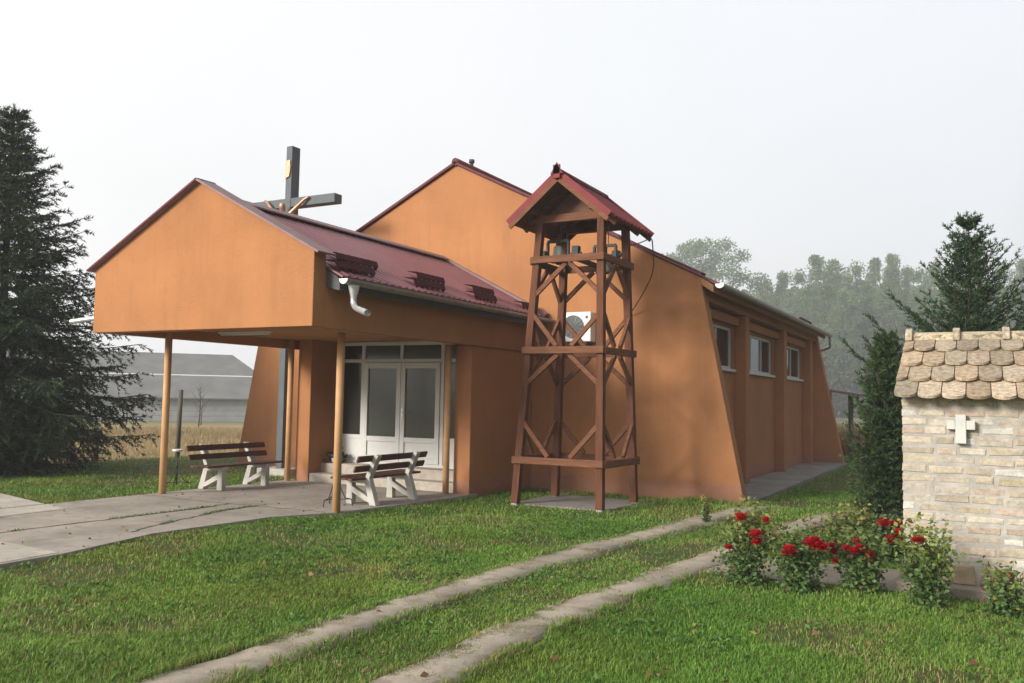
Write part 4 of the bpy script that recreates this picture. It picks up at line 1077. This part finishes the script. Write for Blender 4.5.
# ------------------------------------------------------------------ barn, posts, field fence on the left
A = on_dist(118, 418, 85); B = on_dist(262, 419, 85); A[2] = B[2] = -.85
e = (B - A) / np.linalg.norm(B - A); nb = np.array([-e[1], e[0], 0.]); 
if nb.dot(A) < 0: nb = -nb
A0 = A - e * 30; Bz = lambda p, u, v, z: tuple(np.array(p) + e * u + nb * v + np.array([0, 0, z]))
LB_ = float((B - A0).dot(e))
bn = thing('barn', tuple((A0 + B) / 2), 'long low grey farm shed with a corrugated roof across the field', 'barn')
zE, zR, hw = 1.2, 5.6, 9.0
def barn_roof(mb, ins, v0, v1, z0, z1):
    i0, i1 = (ins if isinstance(ins, tuple) else (0, 0)); k_ = .85
    vs = [Bz(A0, -.2, v0, z0 + k_), Bz(A0, LB_ + .2 - i0, v0, z0 + k_), Bz(A0, LB_ + .2 - i1, v1, z1 + k_), Bz(A0, -.2, v1, z1 + k_)]
    vs += [(x, y, z + .1) for x, y, z in vs]; mb.add(vs, [(0, 1, 2, 3), (4, 7, 6, 5), (0, 4, 5, 1), (1, 5, 6, 2), (2, 6, 7, 3), (3, 7, 4, 0)])
mb = MB(); barn_roof(mb, 0, -.5, 4.3, zE, 3.3); mb.build('roof', M_barnroof, bn)
mb = MB(); barn_roof(mb, (0, 2.7), 4.5, hw, 3.42, zR); barn_roof(mb, (2.7, 0), hw + .02, 2 * hw + .5, zR, 1.45); mb.build('upper_roof', M_barnroof, bn)
mb = MB(); barn_roof(mb, 0, 4.32, 4.48, 3.32, 3.4); mb.build('roof_strip', M_barnwhite, bn)
mb = MB()
vs = [Bz(A0, 0, 0, 0), Bz(A0, LB_, 0, 0), Bz(A0, LB_, 2 * hw, 0), Bz(A0, 0, 2 * hw, 0)]; vt = [(x, y, z + 2.15) for x, y, z in vs]; rr_ = [Bz(A0, 0, hw, zR + .6), Bz(A0, LB_ - 2.9, hw, zR + .6)]
mb.add(vs + vt + rr_, [(0, 1, 5, 4), (2, 3, 7, 6), (1, 2, 6, 9, 5), (3, 0, 4, 8, 7)]); mb.build('wall', M_barnwall, bn)
ff = thing('field_fence', tuple(A - nb * 14), 'thin wire fence on dark posts in front of the grey farm shed', 'fence')
for u in np.arange(16, 62, 5.2):
    p = A0 + e * u - nb * 14; mb = MB(); mb.tube([(p[0], p[1], -1.2), (p[0] + .03, p[1], 1.2)], .06, 6); mb.build('post', M_oldwood, ff)
mb = MB()
for z in (.35, .75, 1.15):
    mb.tube([(A0[0] - nb[0] * 14 + e[0] * u, A0[1] - nb[1] * 14 + e[1] * u, z - .35 + .03 * math.sin(u)) for u in np.arange(16, 62, 1.7)], .012, 4)
mb.build('wire', M_oldwood, ff)
for px, py, h, lab in ((177, 457, 1.83, 'tall weathered timber post standing at the edge of the straw field'), (95, 460, .75, 'short weathered timber post under the spruce beside the straw field')):
    p = on_ground(px, py); mb = MB(); mb.tube([(p[0], p[1], -.3), (p[0] + .02, p[1], h * .5), (p[0] + .05, p[1], h)], [.07, .066, .06], 9)
    tag(mb.build('fence_post', M_oldwood, None, p), lab, 'post')
# bare sapling in the field
def sapling():
    p = on_dist(199, 418, 62); p[2] = -.5
    t = thing('bare_sapling', tuple(p), 'thin leafless sapling in the field in front of the grey shed', 'tree')
    mb = MB(); mb.tube([tuple(p), (p[0] + .1, p[1], p[2] + 1.4), (p[0] - .05, p[1], p[2] + 2.9)], [.05, .03, .01], 6); mb.build('trunk', M_bark, t)
    mb = MB()
    for k in range(14):
        z = p[2] + .7 + k * .14; a = k * 2.4; l = 1.0 - k * .05
        mb.tube([(p[0] + .05, p[1], z), (p[0] + .5 * l * math.cos(a), p[1] + .5 * l * math.sin(a), z + .5 * l), (p[0] + .8 * l * math.cos(a), p[1] + .8 * l * math.sin(a), z + 1.0 * l)], [.018, .01, .004], 4)
    mb.build('branches', M_bark, t)
sapling()

# ------------------------------------------------------------------ roses
def rose(px, py, H, W, label, seed, blooms, ncol, name='rose_bush', base=None, den=1.):
    g = np.random.default_rng(seed); p = np.array(base) if base is not None else on_ground(px, py); bx_, by_ = p[0], p[1]; bz_ = float(ground_z(bx_, by_))
    t = thing(name, (bx_, by_, bz_), label, 'rose bush', 'rose bushes by the shrine path')
    mb = MB(); tips = []
    for k in range(11):
        a = g.uniform(0, 6.28); r = W * g.uniform(.15, .75); h = H * g.uniform(.6, 1.05)
        q = [(bx_ + .03 * math.cos(a), by_ + .03 * math.sin(a), bz_ - .05), (bx_ + r * .5 * math.cos(a), by_ + r * .5 * math.sin(a), bz_ + h * .5), (bx_ + r * math.cos(a), by_ + r * math.sin(a), bz_ + h)]
        mb.tube(q, [.009, .007, .004], 5); tips.append(q)
    rm = rough_mat('rose_stem', (.08, .09, .035), .3, 20.) if 'rose_stem' not in bpy.data.materials else bpy.data.materials['rose_stem']
    mb.build('stems', rm, t)
    n = int(4300 * den * (H / .8) * (W / .4) ** .8); P = np.zeros((n, 3)); k = g.integers(0, len(tips), n); f = g.random(n) ** .75
    for i in range(n):
        q = tips[k[i]]; u = f[i]; a, b_ = (q[0], q[1]) if u < .5 else (q[1], q[2]); v = (u * 2) % 1.0
        P[i] = np.array(a) * (1 - v) + np.array(b_) * v
    cl = g.normal(size=(40, 3)) * [W * .28, W * .28, H * .2]
    P += cl[g.integers(0, 40, n)] * .8 + g.normal(size=(n, 3)) * [W * .13, W * .13, H * .07]; P[:, 2] = np.maximum(P[:, 2], bz_ + .04)
    D = g.normal(size=(n, 3)); D[:, 2] *= .6; D /= np.linalg.norm(D, axis=1)[:, None]
    V, F = leaf_cards(P, D, g.uniform(.034, .062, n), g.uniform(.024, .042, n), .12)
    hh = np.clip((P[:, 2] - bz_) / H, 0, 1.1)[:, None]; young = np.clip((hh - .45) * 1.8 + g.normal(size=(n, 1)) * .25, 0, 1)
    C = np.array([.10, .175, .05]) * (1 - young) + np.array(ncol) * young; C *= g.uniform(.65, 1.3, (n, 1))
    yel = g.random(n) < .025; C[yel] = np.array([.30, .24, .05]) * g.uniform(.6, 1.1, (yel.sum(), 1))
    red = g.random(n) < .02; C[red] = [.13, .05, .03]
    link('foliage', np_mesh('foliage', V, F, M_leaf, np.repeat(C, 4, 0)), t)
    for (ux, uy, r) in blooms:
        # bloom placed by the plant's own depth
        c = on_Y(ux, uy, by_ - W * g.uniform(.45, .8))
        Vs = []; Cs = []; Fs = []; o = 0
        for ring, (nr, tilt, sz) in enumerate(((5, .2, .85), (7, .5, .95), (9, .9, 1.0), (8, 1.35, 1.05), (6, 1.75, .8))):
            for i in range(nr):
                a = 6.283 * (i + .5 * (ring % 2)) / nr + g.uniform(-.2, .2); d = np.array([math.cos(a) * math.sin(tilt), math.sin(a) * math.sin(tilt), math.cos(tilt)])
                sd = np.array([-math.sin(a), math.cos(a), 0]); nn = np.cross(d, sd); L = r * sz * g.uniform(.85, 1.15); b0 = c + np.array([math.cos(a), math.sin(a), 0]) * r * .08
                pts = [b0 - sd * L * .12, b0 + sd * L * .12, b0 + d * L * .55 + sd * L * .45 + nn * L * .1, b0 + d * L + sd * L * .22 + nn * L * .02, b0 + d * L - sd * L * .22 + nn * L * .02, b0 + d * L * .55 - sd * L * .45 + nn * L * .1]
                Vs += pts; Fs.append([o, o + 1, o + 2, o + 3]); Fs.append([o, o + 3, o + 4, o + 5]); o += 6
                kk = g.uniform(.7, 1.25); Cs += [np.array([.46, .010, .016]) * kk * (.65 + .13 * ring)] * 6
        me = np_mesh('bloom', np.array(Vs), np.array(Fs), M_petal, np.array(Cs), True); link('bloom', me, t)
    for _ in range(5):
        q = tips[g.integers(0, len(tips))][2]; bd = MB(); bd.lathe((q[0], q[1], q[2]), [(0, 0), (.011, .008), (.012, .02), (.004, .036), (0, .038)], 7); bd.build('bud', M_bud, t)
M_bud = rough_mat('rose_bud', (.22, .05, .03), .3, 40.)
YG = (.22, .27, .065)
rose(746, 583, .60, .30, 'rose bush with few red blooms at the left end of the row', 1, [(741, 519, .07), (756, 536, .07), (757, 543, .055), (729, 548, .045), (766, 521, .045)], (.22, .25, .065))
rose(800, 590, .55, .33, 'dense dark green rose bush with large red blooms, second from the left of the row', 2, [(789, 553, .08), (810, 544, .07), (817, 547, .075), (823, 549, .06), (815, 541, .05)], (.13, .19, .05))
rose(862, 592, .52, .27, 'rose bush with many small red blooms, third from the left of the row', 3, [(832, 547, .045), (835, 562, .04), (834, 553, .05), (846, 549, .045), (855, 552, .06), (860, 549, .05), (869, 556, .055), (857, 542, .035)], (.15, .2, .06))
rose(928, 606, .58, .25, 'tall narrow yellow-green rose bush in front of the brick wall', 4, [(916, 541, .045), (921, 541, .04)], YG)
rose(1004, 615, .40, .2, 'small pale green rose bush in front of the right part of the brick wall', 5, [], (.16, .20, .05))
rose(885, 556, .5, .34, 'rose bush with red blooms tucked beside the corner of the brick shrine', 6, [(883, 525, .08), (891, 526, .07), (898, 524, .06), (890, 541, .07), (898, 533, .06), (902, 538, .05)], (.09, .14, .06), base=(-1.0, 10.75, 0))
rose(862, 556, .5, .3, 'yellow-green rose bush without blooms behind the path', 7, [], (.22, .24, .06), base=(-1.38, 10.8, 0))
rose(706, 523, .36, .1, 'thin yellowish rose sprig beside the concrete wheel track', 8, [], (.3, .3, .07), den=.35)
rose(822, 552, .34, .18, 'yellowish rose bush without blooms behind the front row', 9, [], (.2, .2, .06), base=(-1.75, 10.45, 0))

# ------------------------------------------------------------------ grass
def lawn():
    g = np.random.default_rng(21)
    fa = math.atan2(fwd[1], fwd[0])
    Xs = []; Ys = []
    for r0, r1, cnt in ((2.6, 5.5, 190000), (5.5, 8.5, 230000), (8.5, 13, 240000), (13, 20, 150000), (20, 36, 80000)):
        r = np.sqrt(g.uniform(r0 ** 2, r1 ** 2, cnt)); a = fa + g.uniform(-.74, .74, cnt); Xs.append(r * np.cos(a)); Ys.append(r * np.sin(a))
    X = np.concatenate(Xs); Y = np.concatenate(Ys)
    ov = .05 * vnoise(X, Y, .15, 44) + .03 * vnoise(X, Y, .6, 45); keep = ~in_poly(X + ov * np.where(X > -10.5, 1, -1) + .03 * (X > -10.5), Y, [(p[0] + (.03 if p[0] > -9.5 else 0), p[1]) for p in PLAZA])
    # ragged growth over the edge of paving and tracks
    def near_track(c, seed):
        d = np.full(len(X), 9.)
        m_ = (X > -5.5) & (X < -1.2)
        xx, yy = X[m_], Y[m_]; dd = np.full(len(xx), 9.)
        for i in range(0, len(c), 1): dd = np.minimum(dd, np.hypot(xx - c[i, 0], yy - c[i, 1]))
        d[m_] = dd; return d
    d1 = near_track(T1r, 1); d2 = near_track(T2r, 2)
    jit = (fbm(X, Y, .30, 6) - .5) * .34 + (vnoise(X, Y, .09, 41) - .5) * .14 + g.normal(size=len(X)) * .022
    tuft = (fbm(X, Y, .20, 27) > .63) & (g.random(len(X)) < .55)
    keep &= ((d1 + jit > .165) | tuft) & ((d2 + jit > .165) | tuft)
    for poly in (CROSSPATH, TSLAB, APRON, [(-16.5, 6.1), (-12.5, 5.95), (-12.5, 8.4), (-16.5, 9.35)], [(-16.3, 15.75), (-3.85, 15.75), (-3.75, 28.5), (-16.3, 28.5)], [(SX0 - .05, SY0 - .16), (SX1 + .05, SY0 - .16), (SX1 + .05, SY1 + .1), (SX0 - .05, SY1 + .1)], [(-12.6, 13.4), (-8.05, 13.35), (-8.05, 15.9), (-12.6, 15.9)], [(-7.0, 28.5), (-4.5, 28.5), (-4.5, 31), (-7, 31)], [(-14.05, 14.25), (-13.25, 14.25), (-13.25, 15), (-14.05, 15)]):
        keep &= ~in_poly(X + jit * .35, Y + jit * .35, poly)
    keep &= X > -19.7 + (vnoise(X, Y, 1.5, 2) - .5) * .8
    keep &= Y < 34
    bare = fbm(X, Y, .9, 13); pb = g.random(len(X)); mid = ((d1 < .75) | (d2 < .75)) & (X > -4.3) & (X < -2.9)
    thin = ss(.60, .72, bare) * .8 + mid * .1 + .5 * np.exp(-((X + 1.55) ** 2 + ((Y - 8.45) / .5) ** 2) / .35) + .5 * np.exp(-((X + 6.95) ** 2 / .12 + (Y - 7.2) ** 2 / .08))
    keep &= pb > thin
    X, Y, d1, d2, mid, bare = X[keep], Y[keep], d1[keep], d2[keep], mid[keep], bare[keep]; n = len(X); r = np.hypot(X, Y)
    cl = fbm(X, Y, .45, 7); patch = fbm(X, Y, 2.4, 9)
    h = (.014 + .038 * cl) * g.uniform(.5, 1.5, n) * (1 + .5 * ss(.5, .8, patch)); h *= np.where(mid, .8, 1.0); h *= 1 + .25 * ss(8, 20, r)
    dm = np.minimum(d1, d2); h *= np.where(dm < .15, .6, np.where((dm > .19) & (dm < .30), 1.45, 1.0))
    wall = ((np.abs(X + 5.9) < 2.4) & (Y > 15.2)); h *= np.where(wall, 1.5, 1)
    w_ = .0042 * (1 + ss(4, 9, r) * .8 + ss(9, 20, r) * 1.6 + ss(18, 34, r) * 2.0) * g.uniform(.7, 1.3, n)
    a = g.uniform(0, 6.283, n); lean = g.uniform(.15, 1.1, n); dx, dy = np.cos(a), np.sin(a); z0 = ground_z(X, Y) + (fbm(X, Y, 1.3, 4) - .5) * .035 - .012; z0 = np.where(np.minimum(d1, d2) < .235, ground_z(X, Y) + .012, z0)
    b2 = a + 1.57 + g.normal(size=n) * .4; sx, sy = np.cos(b2) * w_ / 2, np.sin(b2) * w_ / 2
    P = np.stack([X, Y, z0], 1); m1 = P + np.stack([dx * h * lean * .3, dy * h * lean * .3, h * .6], 1); tp = P + np.stack([dx * h * lean, dy * h * lean, h * (1 - .25 * lean)], 1)
    s_ = np.stack([sx, sy, 0 * sx], 1)
    V = np.stack([P - s_, P + s_, m1 - s_ * .8, m1 + s_ * .8, tp], 1).reshape(-1, 3)
    i = np.arange(n) * 5; F = np.concatenate([np.stack([i, i + 1, i + 3], 1), np.stack([i, i + 3, i + 2], 1), np.stack([i + 2, i + 3, i + 4], 1)])
    dryness = .35 * (np.minimum(d1, d2) < .26) + np.clip(ss(.48, .72, bare) * .55 + mid * .22 + (patch - .5) * .5 + .05, 0, .85)
    lush = np.array([.098, .225, .024]); lite = np.array([.215, .335, .06]); straw = np.array([.36, .29, .13])
    t_ = g.random(n)[:, None] * .6 + ss(.3, .7, patch)[:, None] * .4
    C = lush * (1 - t_) + lite * t_; isd = (g.random(n) < dryness * .5 + .012)[:, None]; C = np.where(isd, straw * g.uniform(.6, 1.1, (n, 1)), C) * g.uniform(.65, 1.3, (n, 1)) * (.72 + .62 * fbm(X, Y, .8, 51))[:, None]; yl = ss(.5, .75, fbm(X, Y, 1.6, 55))[:, None]; C = C * (1 - yl * [-.25, .02, -.1])
    me = np_mesh('lawn_grass', V, F, M_grass, np.repeat(C, 5, 0))
    o = link('lawn_grass', me); tag(o, 'short green lawn grass round the church and wheel tracks', 'grass', kind='stuff')
    # fallen leaves
    q = 420; r = np.sqrt(g.uniform(10, 17 ** 2, q)); a = fa + g.uniform(-.65, .65, q); x, y = r * np.cos(a), r * np.sin(a)
    ok = ~((y > 12.6) & (x < -4)) & ~((x > -.8) & (y > 9)); x, y = x[ok], y[ok]; q = len(x); inp = in_poly(x, y, PLAZA)
    P = np.stack([x, y, ground_z(x, y) + np.where(inp, .045, .035)], 1); D = g.normal(size=(q, 3)); D[:, 2] *= .15; D /= np.linalg.norm(D, axis=1)[:, None]
    V, F = leaf_cards(P, D, g.uniform(.03, .07, q), g.uniform(.02, .045, q), .12)
    C = np.array([.24, .15, .06]) * g.uniform(.4, 1.4, (q, 1)) * np.stack([np.ones(q), g.uniform(.6, 1.4, q), np.ones(q)], 1)
    o = link('fallen_leaves', np_mesh('fallen_leaves', V, F, M_leaf, np.repeat(C, 4, 0))); tag(o, 'scattered fallen brown and yellow leaves on the lawn and paving', 'leaves', kind='stuff')
    # tufts rooted in the paving cracks
    cp = np.concatenate([resample(c, 400) for c in ([(-10.4, 6.1), (-10.4, 7.0), (-10.33, 9.3), (-10.4, 10.0)], [(-9.25, 7.3), (-9.6, 8.4), (-9.85, 9.3), (-9.9, 10.3)])])
    cp = cp[vnoise(cp[:, 0], cp[:, 1], .35, 33) > .55]; cp = np.repeat(cp, 3, 0) + g.normal(size=(len(cp) * 3, 2)) * .018; q = len(cp)
    P = np.column_stack([cp, np.full(q, .035)]); D = g.normal(size=(q, 3)); D[:, 2] = np.abs(D[:, 2]) + .4; D /= np.linalg.norm(D, axis=1)[:, None]
    V, F = leaf_cards(P, D, g.uniform(.015, .05, q), g.uniform(.004, .009, q), .1)
    o = link('crack_grass', np_mesh('crack_grass', V, F, M_grass, np.repeat(np.array([.10, .17, .04]) * g.uniform(.6, 1.3, (q, 1)), 4, 0))); tag(o, 'tiny grass tufts growing in the cracks of the porch paving', 'grass', kind='stuff')
    # broad-leaved weeds and clover between the blades
    k = 5200; r = np.sqrt(g.uniform(9, 14 ** 2, k)); a = fa + g.uniform(-.7, .7, k); x, y = r * np.cos(a), r * np.sin(a)
    ok = ~in_poly(x, y, PLAZA) & (fbm(x, y, .8, 17) > .5) & ~in_poly(x, y, CROSSPATH)
    for c in (T1r, T2r):
        dd = np.full(k, 9.)
        for q in c: dd = np.minimum(dd, np.hypot(x - q[0], y - q[1]))
        ok &= dd > .24
    ok &= ~((y > 12.6) & (x < -4)) & ~((x > -.8) & (y > 9)); x, y = x[ok], y[ok]; k = len(x); m_ = 6
    P = np.repeat(np.stack([x, y, ground_z(x, y) + .004], 1), m_, 0) + g.normal(size=(k * m_, 3)) * [.02, .02, .004]
    D = g.normal(size=(k * m_, 3)); D[:, 2] = np.abs(D[:, 2]) * .5 + .25; D /= np.linalg.norm(D, axis=1)[:, None]
    V, F = leaf_cards(P, D, g.uniform(.03, .065, k * m_), g.uniform(.014, .03, k * m_), .1)
    C = np.array([.085, .18, .035]) * g.uniform(.65, 1.35, (k * m_, 1))
    o = link('lawn_weeds', np_mesh('lawn_weeds', V, F, M_leaf, np.repeat(C, 4, 0))); tag(o, 'small broad-leaved weeds and clover among the lawn grass', 'weeds', kind='stuff')
lawn()
def dry_field():
    g = np.random.default_rng(31); fa = math.atan2(fwd[1], fwd[0])
    n = 90000; r = 19 + 34 * g.random(n) ** .8; a = fa + g.uniform(.1, .78, n); X, Y = r * np.cos(a), r * np.sin(a); k = (X < -19.6 + (vnoise(X, Y, 1.5, 2) - .5) * .8); X, Y, r = X[k], Y[k], r[k]; n = len(X)
    band = fbm(X * .3, Y, 2.2, 23); h = (.06 + .14 * band) * g.uniform(.5, 1.4, n) * (1 + .8 * ss(30, 45, r)); w_ = .012 * (1 + ss(20, 50, r)); a = g.uniform(0, 6.28, n); ln = g.uniform(.1, .8, n)
    P = np.stack([X, Y, ground_z(X, Y) - .02], 1); s_ = np.stack([np.cos(a + 1.5), np.sin(a + 1.5), 0 * a], 1) * (w_ / 2)[:, None]; tp = P + np.stack([np.cos(a) * h * ln, np.sin(a) * h * ln, h], 1)
    V = np.stack([P - s_, P + s_, tp], 1).reshape(-1, 3); t_ = np.clip((band - .62) * 4 + g.normal(size=n) * .3, 0, 1)[:, None]
    C = (np.array([.37, .275, .155]) * (1 - t_) + np.array([.30, .26, .11]) * t_) * g.uniform(.7, 1.2, (n, 1)); near = (r < 24)[:, None] & (g.random((n, 1)) < .35); C = np.where(near, np.array([.30, .15, .08]), C)
    o = link('dry_grass', np_mesh('dry_grass', V, np.arange(n * 3).reshape(n, 3), M_dry, np.repeat(C, 3, 0))); tag(o, 'straw coloured dry grass of the field behind the spruce', 'grass', kind='stuff')
    # reddish dry maize stubble right of the church
    n = 26000; X = g.uniform(-9, 8, n); Y = 34 + 9 * g.random(n) ** 1.4; h = g.uniform(.4, 1.35, n); a = g.uniform(0, 6.28, n); ln = g.uniform(.05, .5, n)
    P = np.stack([X, Y, ground_z(X, Y) - .05], 1); s_ = np.stack([np.cos(a + 1.5), np.sin(a + 1.5), 0 * a], 1) * .018; tp = P + np.stack([np.cos(a) * h * ln, np.sin(a) * h * ln, h], 1)
    V = np.stack([P - s_, P + s_, tp], 1).reshape(-1, 3); C = np.array([.27, .15, .085]) * g.uniform(.5, 1.3, (n, 1))
    o = link('dry_stalks', np_mesh('dry_stalks', V, np.arange(n * 3).reshape(n, 3), M_dry, np.repeat(C, 3, 0))); tag(o, 'reddish brown dry stalks of the field at the foot of the wood', 'dry stalks', kind='stuff')
dry_field()

# ------------------------------------------------------------------ haze
def haze():
    mb = MB(); mb.box(-170, 140, -25, 310, -2.4, 50)
    m = bpy.data.materials.new('mist'); m.use_nodes = True; t = m.node_tree; t.nodes.clear()
    o = t.nodes.new('ShaderNodeOutputMaterial'); v = t.nodes.new('ShaderNodeVolumePrincipled')
    v.inputs['Color'].default_value = (.93, .95, .98, 1); v.inputs['Density'].default_value = HAZE; v.inputs['Anisotropy'].default_value = .0
    t.links.new(v.outputs[0], o.inputs['Volume'])
    tag(mb.build('haze', m), 'thin pale morning mist over the lawn and trees', 'mist', kind='stuff')
haze()
